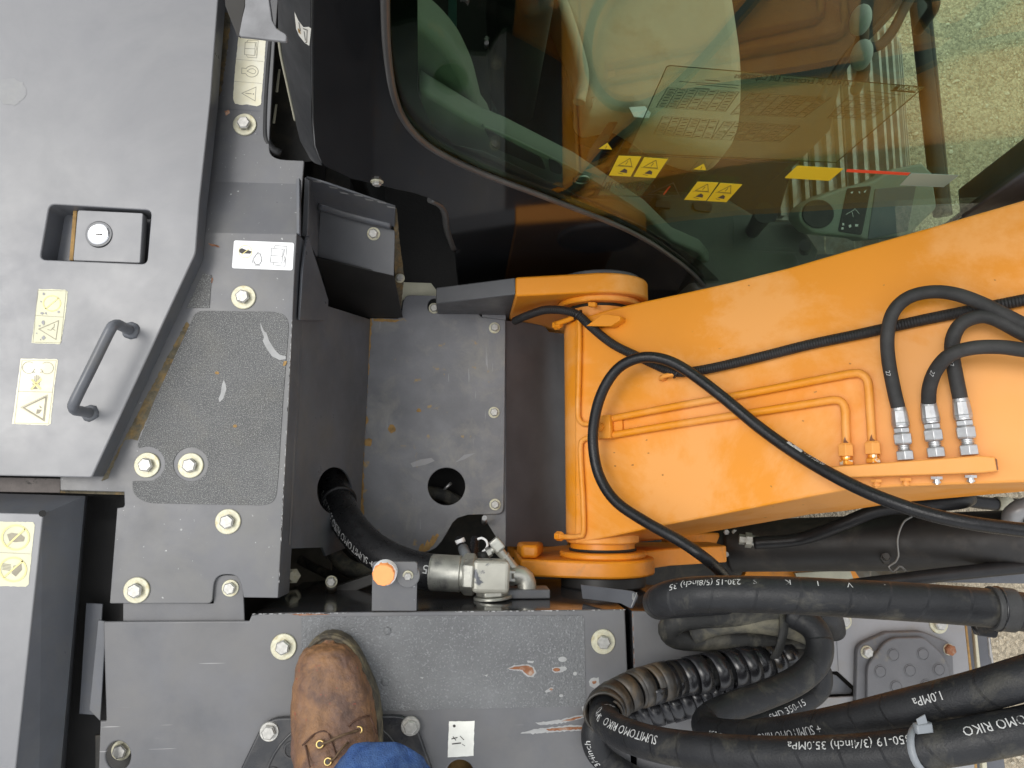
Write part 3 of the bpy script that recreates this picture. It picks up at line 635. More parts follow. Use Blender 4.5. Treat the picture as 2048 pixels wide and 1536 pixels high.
# ================================================================== tank cover (walkway)
def tank_cover():
    t = thing('tank_cover', 'scuffed grey tank cover under the work boot with grit step pad', 'tank cover', PZ(720, 1380, -.05))
    hole1 = circ(236, 1512, 25, 30); 
    out = rnd([(206, 1243, 6), (498, 1242), (503, 1230, 3), (560, 1226), (900, 1222.5), (1250, 1219, 4), (1258, 1400), (1280, 2050), (180, 2050), (200, 1442), (212, 1442, 3)])
    plate('cover_sheet', out, Z0, .005, M['tank'], t, holes=[hole1, circ(920, 1546, 27, 26)], bev=.0022, res=3)
    plate('hole_backing', [(190, 1470), (280, 1470), (280, 1580), (190, 1580)], zp(-.045), .004, M['oily'], t)
    plate('hole_backing', [(880, 1510), (960, 1510), (960, 1600), (880, 1600)], zp(-.045), .004, M['ochre'], t)
    bolt(243, 1500, zp(-.03), t, washer=.75, s=.95)
    # wall down to the pit
    bm = bmesh.new()
    e = [(503, 1231), (560, 1227), (900, 1223.5), (1251, 1220), (1258, 1400), (1280, 2050)]
    a = [PZ(x, y, -.003) for x, y in e]; b = [p+Vector((0, .002 if i < 4 else 0, -.34)) for i, p in enumerate(a)]
    A = [bm.verts.new(p) for p in a]; B = [bm.verts.new(p) for p in b]
    for i in range(5): bm.faces.new((A[i], A[i+1], B[i+1], B[i]))
    from_bm('tank_wall', bm, M['glosswall'], t)
    plate('left_lip', [(196, 1240), (212, 1243), (200, 1442), (178, 1420), (190, 1300)], zp(-.006), .004, M['side'], t)
    # step pad
    pad = plate('step_pad', rnd([(603, 1234), (900, 1231.5), (1168, 1231, 8), (1172, 1413, 8), (880, 1419), (602, 1430)]), off(Z0, .001), .001, M['pad2'], t, bev=.0001)
    S = off(Z0, .001); K = crop(560, 1056, 3.2)
    spots('bare_spot', [jag(K([(1450, 900), (1500, 878), (1590, 872), (1625, 890), (1640, 925), (1620, 955), (1590, 955), (1560, 935), (1545, 915), (1500, 912)]), .8, 3), jag(K([(1738, 895), (1790, 888), (1825, 885), (1835, 905), (1800, 925), (1760, 928), (1742, 915)]), .8, 3), K(circ(1808, 840, 28, 17, 12)), K(circ(1888, 932, 13, 13, 10)), jag(K([(1695, 1045), (1730, 1020), (1755, 1022), (1735, 1045), (1705, 1055)]), .6, 3), K(circ(1800, 1073, 14, 10, 10)), jag(K([(1580, 850), (1625, 850), (1620, 866), (1585, 862)]), .5, 3), jag(K([(1305, 942), (1332, 938), (1325, 952)]), .4, 3), jag(K([(895, 956), (920, 955), (912, 964)]), .4, 3)], S, M['bare'], pad)
    spots('rust_spot', [jag(K([(1462, 900), (1510, 886), (1585, 880), (1615, 895), (1628, 925), (1612, 944), (1592, 945), (1565, 925), (1550, 906), (1500, 905)]), .5, 3), K(circ(1770, 907, 24, 12, 10)), K(circ(1735, 1033, 11, 7, 8))], S, M['rust'], pad, lift=.0008)
    for x, y in ((688, 660), (672, 985)):
        q = K([(x, y)])[0]; bm = bmesh.new(); p = PZ(q[0], q[1], .001)
        bmesh.ops.create_uvsphere(bm, u_segments=14, v_segments=6, radius=1, matrix=Matrix.Translation(p) @ Matrix.Diagonal((.0056, .0056, .0016, 1)))
        from_bm('rivet', bm, M['pad2'], pad, smooth=True)
    # scrape beside the hoses
    sc = [K([(1540, 1312), (1640, 1285), (1720, 1278), (1850, 1262), (2010, 1265), (2030, 1290), (1860, 1300), (1740, 1308), (1620, 1318)]), K([(1630, 1245), (1700, 1238), (1800, 1225), (1930, 1195), (1960, 1205), (1880, 1235), (1760, 1255), (1670, 1262)]), K([(1930, 1145), (1962, 1140), (1965, 1200), (1940, 1185)]), K([(1975, 985), (1990, 960), (2040, 955), (2046, 1000), (2010, 1030), (1985, 1010)])]
    spots('scrape', [jag(q, 1.2, 4) for q in sc], Z0, M['bare'], t)
    sc = [K([(1700, 1288), (1850, 1272), (2000, 1275), (2010, 1283), (1850, 1292), (1720, 1300)]), K([(1800, 1235), (1920, 1205), (1950, 1207), (1870, 1232)]), K(circ(2012, 988, 14, 10, 10))]
    spots('rust_scrape', [jag(q, .8, 4) for q in sc], Z0, M['rust'], t, lift=.0008)
    ch = []
    for k in range(80):
        x = random.choice((random.uniform(505, 700), random.uniform(900, 1250))); y = 1228.2-(x-505)*.0115
        ch.append([(x, y-.8), (x+random.uniform(2, 9), y-1.0), (x+random.uniform(2, 7), y+random.uniform(.3, 1.6)), (x-1, y+random.uniform(.2, 1))])
    sheet('chipped_edge', ch, Z0, M['bare'], t)
    spots('rust_edge', [jag([(575, 1228), (640, 1227), (660, 1229), (600, 1231)], .7, 4)], Z0, M['rust'], t, lift=.0003)
    bolt(567.5, 1293, Z0, t); bolt(1206, 1283, Z0, t, s=.95, washer=.97)
    # black access cover
    cv = plate('access_cover', rnd([(530, 1436, 34), (826, 1430, 40), (872, 1560), (900, 1680), (420, 1680), (476, 1548)]), off(Z0, .009), .009, M['coverblk'], t, bev=.003, res=3)
    C9 = off(Z0, .009); K4 = crop(0, 1150, 3.2)
    bolt(539, 1463, C9, cv, s=1.0, washer=0, kind=B_FL); bolt(821, 1452, C9, cv, s=1.0, washer=0, kind=B_FL)
    c0 = PZ(672, 1580, .009)
    for rr, wd in ((.098, .0022),):
        n = 48; P_ = [c0+Vector((rr*math.cos(2*math.pi*k/n), rr*math.sin(2*math.pi*k/n), -.0005)) for k in range(n+1)]
        tube('raised_ring', Path(P_, smooth=False), wd, M['coverblk'], cv, 8, cap=False)
    for x, y in ((584, 1500), (545, 1552), (780, 1505)):
        p = PZ(x, y, .009); bm = bmesh.new(); n = 24
        loft([[p+Vector((r*math.cos(2*math.pi*k/n), r*math.sin(2*math.pi*k/n), z)) for k in range(n)] for r, z in ((.0125, 0), (.0118, .0012), (.0095, .0012), (.009, -.0006))], bm=bm)
        from_bm('boss', bm, M['coverblk'], cv, angle=40)
    # white paper label
    lb = plate('paper_label', rnd(jag([(898, 1443), (949, 1442), (947, 1512), (895, 1515)], .5, 6)), off(Z0, .0004), .0004, M['oldwhite'], t, bev=0)
    L = [([(903, 1478), (915, 1475)], False, 2), ([(906, 1473), (912, 1481)], False, 1.6), ([(920, 1472), (928, 1480)], False, 1.5), ([(904, 1488), (922, 1486)], False, 2.2), ([(924, 1488), (930, 1492)], False, 1)]
    sheet('printed_marks', ribbons(L, 1)+[circ(908.5, 1452, 3, 3, 10)], off(Z0, .0004), M['ink'], lb)
    # sump plug bracket standing on the edge
    b = thing('plug_bracket', 'small grey bracket with orange plug in white ring at the tank edge', 'bracket', PZ(788, 1215, -.01))
    pb = p3((742, 1222, .002), (833, 1222, .002), (788, 1125, .02))
    br = plate('bracket_plate', rnd([(743, 1222), (745, 1124, 7), (835, 1124, 7), (833, 1222)]), pb, .004, M['deck'], b, bev=.0008)
    pp = U(771, 1142, pb); nn = pb[1]
    bm = stack(pp, pp+nn*.012, [(0, 1, .0172, .0168, 28)]); from_bm('white_ring', bm, M['white'], b, angle=40)
    q = U(768, 1147, off(pb, .013)); bm = bmesh.new(); n = 30
    rr = [.0150*(1+.03*math.sin(k*2.3)+.02*random.uniform(-1, 1)) for k in range(n)]; u_, v_, n_ = basis(pb)
    loft([[q+(u_*math.cos(2*math.pi*k/n)+v_*math.sin(2*math.pi*k/n))*rr[k]*s_+n_*z for k in range(n)] for s_, z in ((1.02, -.004), (1.04, .0055), (.96, .007))], bm=bm)
    from_bm('orange_plug', bm, M['orange_cap'], b, angle=40)
    bm = stack(U(816, 1151, pb), U(816, 1151, off(pb, .001)), [(0, 1, .017, .016, 24)]); from_bm('stamped_seat', bm, M['deck'], b, angle=40)
    bolt(816, 1151, off(pb, .001), b, s=.55, washer=.42)
M['glosswall'] = mat('gloss_wall_paint', (.035, .035, .038), .12, var=.3, vscale=10, dirt=(.08, .07, .05), dirt_amt=.3, dscale=14, rvar=.06)
tank_cover()
# ================================================================== pit: side wall, floor cover, shield, step box
def pit():
    t = thing('pit_wall', 'dark folded wall sheet below the deck panel edge with hose hole', 'wall sheet', PZ(660, 850, -.37))
    pa = p3((606, 560, -.05), (585, 1000, -.05), (733, 800, -.365))
    K6 = crop(560, 700, 3.2)
    hole = K6(circ(350, 900, 112, 150, 30))
    plate('wall_sheet', [(618, 470), (640, 560), (655, 612), (745, 640), (740, 700), (722, 1000), (720, 1085), (652, 1112), (645, 1095), (572, 1097), (585, 800), (600, 560)], pa, .004, M['side'], t, holes=[hole], bev=.0005)
    plate('upper_wing', [(614, 470), (632, 520), (657, 600), (655, 640), (600, 640), (606, 540)], off(pa, .012), .004, M['side'], t, bev=.0005)
    sheet('painted_highlight', ribbons([([(596, 700), (591, 850), (584, 1000), (579, 1090)], False)], 4), off(pa, .003), M['deck'], t)  # paler line painted along the fold as its highlight
    f = thing('swing_frame', 'oily dark machine frame deep below the cover plates', 'frame', (0, 0, -.75))
    bm = bmesh.new()
    for (x0, x1, y0, y1, z) in ((-1.3, .70, -.9, 1.6, -.74), (.703, 1.15, .08, .60, -.745)):  # second slab is unseen, added to darken reflections in the cab window
        vs = [bm.verts.new((x, y, z)) for x, y in ((x0, y0), (x1, y0), (x1, y1), (x0, y1))]; bm.faces.new(vs)
        w_ = [bm.verts.new((x, y, z-.2)) for x, y in ((x0, y0), (x1, y0), (x1, y1), (x0, y1))]
        for i in range(4): bm.faces.new((vs[i], vs[(i+1) % 4], w_[(i+1) % 4], w_[i]))
    from_bm('frame_plate_and_blocker', bm, M['oily'], f)
    # blocks that close the view under the deck
    for nm, (a, b, z0, z1) in (('frame_rib', ((-.9, -.30), (-.45, 1.5), -.74, -.03)),):
        pass
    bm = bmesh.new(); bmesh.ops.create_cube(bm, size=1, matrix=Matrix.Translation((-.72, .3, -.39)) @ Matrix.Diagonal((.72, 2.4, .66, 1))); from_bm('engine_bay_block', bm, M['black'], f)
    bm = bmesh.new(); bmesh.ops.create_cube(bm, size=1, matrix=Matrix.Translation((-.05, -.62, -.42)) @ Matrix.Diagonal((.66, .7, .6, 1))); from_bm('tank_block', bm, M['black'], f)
    # floor cover
    c = thing('floor_cover', 'dusty flat grey floor cover plate with round hole behind the boom foot', 'cover plate', PZ(870, 850, -.38))
    ZP = zp(-.37)
    out = rnd([(740, 636), (795, 637), (803, 632, 6), (806, 600, 10), (814, 590, 10), (912, 592, 14), (934, 603, 10), (963, 634), (1011, 640, 4), (1009, 900), (1007, 1028, 14), (966, 1029), (935, 1030), (916, 1036), (905, 1046), (895, 1064), (884, 1082), (872, 1096), (858, 1103), (835, 1106), (800, 1104), (760, 1090), (722, 1078), (720, 1059), (722, 919), (732, 700)])
    sh = plate('cover_sheet', out, ZP, .006, M['pitplate'], c, holes=[circ(893, 973, 37.5, 37.5, 40), circ(868, 612, 13, 15, 24), circ(746, 1076, 14, 15, 20)], bev=.0012)
    spots('rust_edge', [jag([(740, 637), (745, 637), (736, 760), (728, 900), (727, 1000), (730, 1050), (722, 1062), (721, 1000), (723, 919), (731, 720)], 1.5, 6), jag([(745, 637), (800, 640), (792, 644), (748, 643)], 1, 5)], ZP, M['ochre'], c)
    blob = [jag(circ(784, 858, 8, 8, 10), 2, 4), jag(circ(736, 885, 9, 8, 10), 2, 4), jag(circ(838, 821, 5, 4, 10), 1, 4), jag(circ(733, 840, 4, 8, 8), 1, 4)]
    spots('rust_spot', blob, ZP, M['ochre'], c)
    K = crop(800, 1000, 5.851)
    sheet('rust_scrawl', [jag(K([(215, 600), (240, 520), (275, 500), (285, 540), (320, 460), (345, 500), (390, 400), (400, 430), (440, 390), (455, 420), (420, 480), (380, 540), (330, 590), (280, 605)]), .8, 3)], ZP, M['ochre'], c)
    spots('scuff', [K6([(835, 725), (900, 700), (970, 690), (990, 710), (930, 735), (850, 750)]), K6([(1120, 720), (1180, 670), (1250, 660), (1180, 700)])], ZP, M['greypaint'], c)
    for x, y in ((989, 656), (988, 825), (990, 1009)): bolt(x, y, ZP, c, s=.8, washer=.63)
    bolt(868, 617, zp(-.376), c, s=.8, washer=.62); bolt(748, 1074, zp(-.374), c, s=.7, washer=.66)
    plate('cream_plate', [(790, 575), (803, 564), (862, 566), (882, 592), (805, 600), (800, 632), (794, 630)], zp(-.385), .003, M['creamy'], c)
    # below the round hole
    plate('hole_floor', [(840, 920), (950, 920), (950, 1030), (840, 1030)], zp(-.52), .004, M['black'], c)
    tube('bare_pin', [PZ(882, 985, -.46), PZ(902, 966, -.45)], .003, M['bright'], c, 8)
    tube('hidden_hose', [PZ(850, 985, -.47), PZ(885, 990, -.46), PZ(925, 1010, -.47)], .014, M['hosedust'], c, 10)
    # front shield, folded down towards the boom
    s = thing('front_shield', 'dark folded shield plate between floor cover and boom foot', 'shield', PZ(1060, 870, -.45))
    plate('shield_flange', [(970, 632), (1012, 640), (1012, 1094), (998, 1084), (966, 1032)], zp(-.378), .004, M['pitplate'], s, bev=.0004)
    ps = p3((1012, 640, -.377), (1012, 1094, -.377), (1128, 860, -.50))
    plate('shield_slope', rnd([(1012, 641), (1060, 646, 20), (1090, 652, 12), (1098, 664), (1135, 668), (1135, 1093), (1012, 1093)]), ps, .004, M['shield'], s, bev=.0004)  # slope darker than its flange: shade under the boom put in the colour
    plate('tab', rnd([(963, 607), (1000, 604), (1010, 608), (1012, 640), (964, 634)]), zp(-.372), .02, M['pitplate'], s)
    plate('tab_back', [(976, 598), (1010, 600), (1012, 608), (976, 606)], zp(-.366), .01, M['side'], s)
    bolt(990, 617, zp(-.372), s, s=.8, washer=.63)
    # step box beside the cab
    b = thing('step_box', 'small dark sheet metal box with one bolt beside the cab corner', 'box', PZ(710, 560, -.3))
    K = crop(560, 280, 3.2)
    ptop = p3(*[(p[0], p[1], z) for p, z in zip(K([(255, 440), (730, 575), (720, 865)]), (-.20, -.20, -.22))])
    plate('top_plate', K([(258, 442), (735, 578), (728, 868), (238, 758)]), ptop, .004, M['side2'], b, bev=.0008)
    bolt(*K([(600, 600)])[0], ptop, b, s=.85, washer=.66)
    pfl = p3(*[(p[0], p[1], z) for p, z in zip(K([(255, 440), (735, 560), (700, 430)]), (-.195, -.195, -.13))])
    plate('flap', K([(168, 240), (300, 280), (735, 430), (735, 560), (700, 545), (255, 410), (200, 380)]), pfl, .004, M['side'], b, bev=.001)
    tube('flap_roll', [PZ(*K([(255, 425)])[0], -.192), PZ(*K([(480, 490)])[0], -.192), PZ(*K([(712, 545)])[0], -.192)], .008, M['side'], b, 12)
    pfr = p3(*[(p[0], p[1], z) for p, z in zip(K([(238, 760), (725, 868), (560, 1135)]), (-.205, -.225, -.372))])
    plate('front_face', K([(232, 752), (728, 872), (785, 1138), (560, 1140), (308, 1065), (300, 960)]), pfr, .003, M['black2'], b, bev=.0004)  # upright face gets a darker copy of the box paint as its shade
    pls = p3(*[(p[0], p[1], z) for p, z in zip(K([(170, 245), (245, 430), (240, 755)]), (-.10, -.2, -.21))])
    plate('left_face', K([(168, 240), (190, 260), (256, 440), (240, 760), (175, 620)]), pls, .003, M['side'], b, bev=.0004)
    plate('edge_bar', K([(158, 245), (188, 255), (178, 610), (140, 615)]), zp(-.06), .01, M['side2'], b, bev=.001)
    pe = p3(*[(p[0], p[1], z) for p, z in zip(K([(735, 430), (790, 880), (760, 900)]), (-.16, -.3, -.3))])
    plate('rusty_edge', jag(K([(732, 430), (748, 440), (765, 640), (795, 870), (770, 1130), (735, 900), (730, 600)]), .6, 5), pe, .003, M['grime'], b, bev=.0003)
    bolt(*K([(768, 885)])[0], zp(-.28), b, s=.7, washer=.5)
    ch = []
    for (x, y) in ((225, 262), (330, 300), (400, 335), (490, 350), (560, 378), (640, 395), (700, 425)):
        ch.append(K([(x-20, y-6), (x+35, y+6), (x+40, y+14), (x-10, y+6)]))
    sheet('bright_weld', ch, off(pfl, .001), M['bare'], b)
M['side2'] = mat('box_paint', (.085, .087, .092), .38, var=.15, vscale=9, rvar=.08, bump=.05, bscale=500)
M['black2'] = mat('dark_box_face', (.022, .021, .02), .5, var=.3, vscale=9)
M['creamy'] = mat('cream_plate_paint', (.45, .43, .32), .5, var=.15, vscale=20)
pit()
# ================================================================== slot between deck and cab
def slot():
    t = thing('cab_mount_bracket', 'bent bare metal bracket above the yellow deck sticker', 'bracket', PZ(520, 40, 0))
    K = crop(430, 0, 4.8)
    pf = p3((500, 60, .43), (560, 80, .435), (520, -60, .43))
    plate('bracket_plate', rnd(K([(285, -200), (510, -200), (520, 0), (548, 190), (590, 270), (690, 330, 25), (685, 397, 25), (325, 355), (225, 345, 30), (260, 160), (285, 60)])), pf, .004, M['bracketmetal'], t, bev=.001)
    ps = p3((500, 60, .428), (462, 0, .38), (478, 70, .425))
    plate('bracket_side', K([(90, -200), (290, -200), (285, 60), (260, 170), (235, 345), (205, 330), (95, 50)]), ps, .003, M['black2'], t)
    tr = thing('edge_trim', 'black rubber edge trim along the deck slot by the cab', 'trim', PZ(540, 200, -.03))
    K = crop(455, 60, 9.6)
    e = [(548, 40, -.03), (541, 100, -.028), (535, 180, -.028), (532, 250, -.028), (534, 282, -.028), (545, 300, -.03), (562, 308, -.034)]
    tube('rubber_lip', [PZ(*q) for q in e], .007, M['hose'], tr, 10)
    plate('slot_back', [(540, 60), (600, 60), (640, 320), (560, 330), (535, 290)], zp(-.16), .004, M['oily'], tr)
    for y0, y1 in ((138, 183), (208, 246)):
        x0 = 560-(y0-100)*.09; plate('bright_tab', [(x0, y0), (x0+4, y0), (x0-1, y1), (x0-6, y1)], zp(-.07), .003, M['creamy'], tr)
M['bracketmetal'] = mat('worn_bare_bracket', (.20, .20, .205), .5, metal=.2, var=.4, vscale=14, dirt=(.09, .09, .09), dirt_amt=.34, dscale=12)
slot()
# ================================================================== cab
YW = .42
WP = yp(YW)
def cab():
    t = thing('cab', 'glossy black operator cab with large green tinted side window', 'cab', (.3, .9, -.6))
    sealL = [(768, -140), (770, 0), (774, 100), (788, 190), (815, 250), (866, 298), (960, 345), (1100, 398), (1250, 458), (1335, 508), (1398, 560), (1440, 620)]
    sealR = [(1600, 640), (1760, 555), (1921, 436), (2048, 347), (2300, 170), (2300, -140)]
    loop = sealL+sealR
    body = [(620, -330), (620, 60), (620, 110), (621, 180), (622, 240), (626, 292), (642, 330, 10), (700, 358), (754, 370), (794, 380), (826, 387), (857, 397), (882, 412, 10), (890, 440), (897, 475), (908, 500), (915, 570), (1100, 640), (1500, 720), (2500, 600), (2500, -330)]
    plate('side_panel', rnd(body), WP, .012, M['cab'], t, holes=[loop], bev=.003, res=3)
    sil = [(556, -330), (556, 60), (562, 110), (577, 180), (590, 240), (600, 281), (618, 314)]
    pln = [(621, -330), (621, 60), (621, 110), (622, 180), (623, 240), (627, 292), (644, 331)]
    rings = []
    for a, b in zip(sil, pln):
        A = PY(a[0], a[1], YW+.055); B = PY(b[0], b[1], YW+.001); r = []
        for k in range(7):
            s = k/6; r.append(B.lerp(A, s)+Vector((-.002*math.sin(math.pi*s), -.002*math.sin(math.pi*s), 0)))
        r.append(A+Vector((.01, .12, 0))); rings.append(r)
    from_bm('rear_corner', loft(rings, closed=False), M['cabmatt'], t, smooth=True)
    tube('corner_edge', [PY(a[0], a[1], YW+.054) for a in sil[1:5]], .0016, M['creamy'], t, 6)
    # arch lip
    tube('arch_lip', [PY(*q, YW+.003) for q in ((860, 398), (880, 408), (890, 425), (893, 450), (899, 472), (908, 496))], .006, M['seal'], t, 10)
    tube('window_seal', [PY(*q, YW-.006) for q in sealL], .0042, M['seal'], t, 10)
    plate('window_glass', loop, off(WP, .001), .005, M['glass'], t, bev=0)
    inner = [(835, -140), (835, 0), (836, 185), (860, 248), (908, 290), (968, 303), (1100, 365), (1290, 457), (1400, 522), (1452, 575), (1500, 640)]
    plate('glass_border', sealL+list(reversed(inner)), off(WP, -.0055), .001, M['frit'], t, bev=0)
    bolt(*(754, 363), off(WP, .0), t, s=.6, washer=.5)
    K = crop(430, 0, 4.8)
    plate('worn_sticker', K([(762, 115), (800, 200), (850, 265), (900, 262), (922, 275), (905, 440), (860, 410), (805, 340), (780, 280)]), off(WP, .0006), .0004, M['oldwhite'], t, bev=0)
    sheet('sticker_print', ribbons([(K([(805, 215), (820, 300)]), False), (K([(845, 275), (885, 290), (880, 410), (865, 405)]), False), (K([(855, 300), (868, 390)]), False)], 1.3), off(WP, .0006), M['ink'], t)
    sheet('sticker_print', [K([(795, 270), (815, 290), (825, 330), (800, 310)])], off(WP, .0006), M['ochre'], t)
    # pillar
    plate('front_pillar', [(1921, 436), (2048, 347), (2300, 170), (2300, 300), (2048, 420), (1960, 470)], off(WP, .004), .05, M['shield'], t, bev=.006, res=3)
    # shell: floor, rear, far side, roof, front beam
    def box(nm, x0, x1, y0, y1, z0, z1, m_):
        bm = bmesh.new(); bmesh.ops.create_cube(bm, size=1, matrix=Matrix.Translation(((x0+x1)/2, (y0+y1)/2, (z0+z1)/2)) @ Matrix.Diagonal((x1-x0, y1-y0, z1-z0, 1)))
        o = from_bm(nm, bm, m_, t); bevelmod(o, .006); return o
    zfl = -.55
    plate('cab_floor', rnd([(700, -260), (1880, -260), (1835, -60), (1735, 85), (1690, 140, 30), (1672, 200, 20), (1660, 260), (1585, 335), (1560, 420), (1480, 620), (700, 620)]), zp(zfl), .03, M['cabfloor'], t)
    box('rear_wall', -.22, -.19, YW+.14, 1.45, -.55, .86, M['trimdark'])  # unseen; closed up to the roof to dim the cab interior
    box('far_wall', -.18, .85, 1.42, 1.46, -.55, .05, M['trimdark'])
    box('roof', -.24, .64, YW-.01, 1.47, .86, .93, M['cab'])
    box('far_post', -.28, -.20, 1.40, 1.46, -.15, .86, M['trimdark']); box('far_post', .18, .25, 1.40, 1.46, -.15, .86, M['trimdark'])
    A = PZ(1826, -80, -.5); B = PZ(1873, 345, -.5); Cc = PZ(1884, 430, -.5)
    tube('front_beam', [A, B, Cc], .019, M['trimdark'], t, 12)
    tube('beam_strip', [PZ(1843, -80, -.5), PZ(1880, 300, -.5), PZ(1894, 430, -.5)], .012, M['cab'], t, 10)
    tube('grab_bar', [PZ(1640, 200, -.40), PZ(1668, 150, -.40), PZ(1700, 105, -.40), PZ(1748, 60, -.40), PZ(1800, 0, -.40), PZ(1830, -60, -.40)], .009, M['trimdark'], t, 10)
    tube('grab_bar', [PZ(1735, 96, -.36), PZ(1760, 90, -.36), PZ(1785, 62, -.36), PZ(1808, 18, -.36), PZ(1830, -20, -.36)], .011, M['trimdark'], t, 10)
    tube('door_handle', [PY(1835, 62, 1.0), PY(1850, 42, 1.0), PY(1868, 12, 1.0), PY(1860, -8, 1.0), PY(1840, -20, 1.0)], .012, M['trimdark'], t, 10)
    # inner trim
    rp = yp(YW+.085)
    plate('rear_trim', rnd([(790, -60), (836, 50), (880, 82, 20), (915, 120, 20), (945, 180, 20), (962, 245), (975, 262), (1000, 330), (880, 330), (790, 230)]), rp, .05, M['trim'], t, bev=.012, res=3)
    sp = yp(YW+.045)
    st = plate('sill_trim', rnd([(838, 180), (880, 205, 20), (960, 252, 20), (1010, 272), (1150, 340), (1290, 430), (1345, 482), (1400, 505), (1462, 575), (1440, 620), (1290, 520), (1100, 430), (900, 330), (838, 260)]), sp, .03, M['trim'], t, bev=.006, res=2)
    plate('sill_pocket', rnd([(968, 257, 5), (1083, 316, 5), (1092, 340, 4), (988, 296, 6)]), off(sp, .001), .002, M['trimdark'], t, bev=0)
    tube('sill_edge', [PY(*q, YW+.044) for q in ((965, 251), (1010, 270), (1150, 339), (1240, 395), (1290, 428))], .0022, M['trim'], t, 6)
    plate('socket', rnd([(1097, 318, 6), (1112, 322, 6), (1126, 336, 5), (1122, 350, 5), (1100, 342, 5)]), off(sp, .002), .003, M['trimdark'], t, bev=0)
    n = 24; c = PY(1163, 357, YW+.042); tube('socket_ring', Path([c+Vector((.011*math.cos(2*math.pi*k/n), -.002, .014*math.sin(2*math.pi*k/n))) for k in range(n+1)], smooth=False), .0016, M['bright'], t, 6, cap=False)
    plate('console', rnd([(1310, 378, 14), (1440, 385, 16), (1530, 440, 20), (1600, 440, 10), (1640, 500), (1600, 640), (1420, 640), (1330, 470, 12)]), zp(-.40), .12, M['trimshade'], t, bev=.012, res=3)
    plate('console_switch', rnd([(1312, 400, 4), (1340, 402, 4), (1343, 416, 4), (1310, 414, 4)]), zp(-.392), .01, M['trimdark'], t)
    plate('console_tray', rnd([(1385, 402, 8), (1425, 405, 8), (1424, 424, 8), (1388, 420, 8)]), zp(-.394), .006, M['trimdark'], t)
    tube('console_knob', [PZ(1610, 500, -.37), PZ(1610, 490, -.34)], .012, M['trimdark'], t, 14)
    tube('joystick', [PZ(1500, 470, -.42), PZ(1520, 440, -.34), PZ(1530, 425, -.28)], .018, M['trimdark'], t, 14, rf=lambda s: .014+.05*s)
    # decals on the glass
    D = off(WP, -.0048)
    ch = plate('lift_chart', rnd([(1334, 131, 5), (1848, 174, 3), (1672, 325), (1255, 308)]), D, .0004, M['film'], t, bev=0)
    Dd = off(WP, -.0044)
    sheet('chart_outline', ribbons([([(1255, 308), (1333, 134), (1340, 131), (1848, 174), (1672, 325), (1255, 306)], False)], 2.0), Dd, M['ink'], ch, lift=0)
    flat_text('CX145C SR Excavator Lift Capacities', [(1710, 174), (1468, 156), (1472, 144), (1716, 161)], Dd, M['ink'], ch, lift=.0001)
    flat_text('CASE', [(1832, 183), (1786, 179), (1793, 170), (1840, 174)], Dd, M['ink'], ch, lift=.0001)
    sheet('logo_bar', [[(1830, 186), (1780, 182), (1783, 179.5), (1832, 183)], [(1794, 180), (1786, 179), (1791, 172), (1798, 173)]], Dd, M['ink'], ch, lift=.0001)
    def table(q, nc, nr, m_):
        a, b, c, d = (Vector(p) for p in q); L = []
        for i in range(nc+1): s = i/nc; L.append(([a.lerp(b, s), d.lerp(c, s)], False, 1.3))
        for j in range(nr+1):
            s = j/nr; L.append(([a.lerp(d, s), b.lerp(c, s)], False, .5))
            if j < nr:
                for i in range(nc):
                    if random.random() < .8:
                        p = a.lerp(b, (i+.2)/nc).lerp(d.lerp(c, (i+.2)/nc), (j+.5)/nr); r = a.lerp(b, (i+.8)/nc).lerp(d.lerp(c, (i+.8)/nc), (j+.5)/nr); L.append(([p, r], False, 1.6))
        return ribbons([([(v.x, v.y) if isinstance(v, Vector) else v for v in l[0]],)+tuple(l[1:]) for l in L], .6)
    Kc = crop(1100, 0, 4.096)
    tb = table(Kc([(965, 718), (1550, 752), (1435, 915), (870, 878)]), 7, 7, 0)+table(Kc([(925, 950), (1385, 985), (1320, 1140), (850, 1100)]), 6, 6, 0)+table(Kc([(1640, 762), (2300, 800), (2080, 960), (1478, 938)]), 8, 7, 0)+table(Kc([(1430, 992), (2050, 1030), (1880, 1165), (1320, 1140)]), 7, 6, 0)+table([(1700, 190), (1790, 198), (1740, 240), (1655, 236)], 6, 7, 0)
    tb += ribbons([(Kc([(1270, 655), (1390, 665)]), False, 1.5), (Kc([(1060, 668), (1545, 700)]), False, 1.0), (Kc([(1200, 690), (1540, 722)]), False, 1.0), (Kc([(1180, 722), (1310, 730)]), False, 1.5), ([(1735, 182), (1800, 190)], False, 1.), ([(1700, 186), (1790, 196)], False, .8)], 1)
    sheet('chart_tables', tb, Dd, M['ink'], ch, lift=.0001)
    K = crop(1100, 280, 4.096); K5 = crop(1548, 280, 4.096)
    def dec(q, m_='yellow', nm='warning_decal'): return plate(nm, q, off(WP, .0016), .0004, M[m_], t, bev=0)
    for q in ([(563, 130), (748, 137), (660, 300), (482, 290)], [(772, 143), (965, 157), (862, 312), (684, 300)], [(1208, 343), (1380, 350), (1278, 498), (1098, 490)], [(1395, 353), (1575, 365), (1445, 510), (1285, 500)]):
        d = dec(K(q)); a, b, c, e = (Vector(v) for v in K(q))
        f = lambda s, v: tuple((a.lerp(b, s)).lerp(e.lerp(c, s), v))
        L = [([f(.2, .48), f(.55, .1), f(.82, .5)], True, .9), ([f(.52, .25), f(.5, .42)], False, .9), ([f(.1, .52), f(.9, .54)], False, .4), ([f(.35, .85), f(.6, .9)], False, .8)]
        sheet('decal_symbols', ribbons(L, 1)+[[f(.4, .8), f(.55, .62), f(.7, .7), f(.75, .84)]], off(WP, .0016), M['ink'], d)
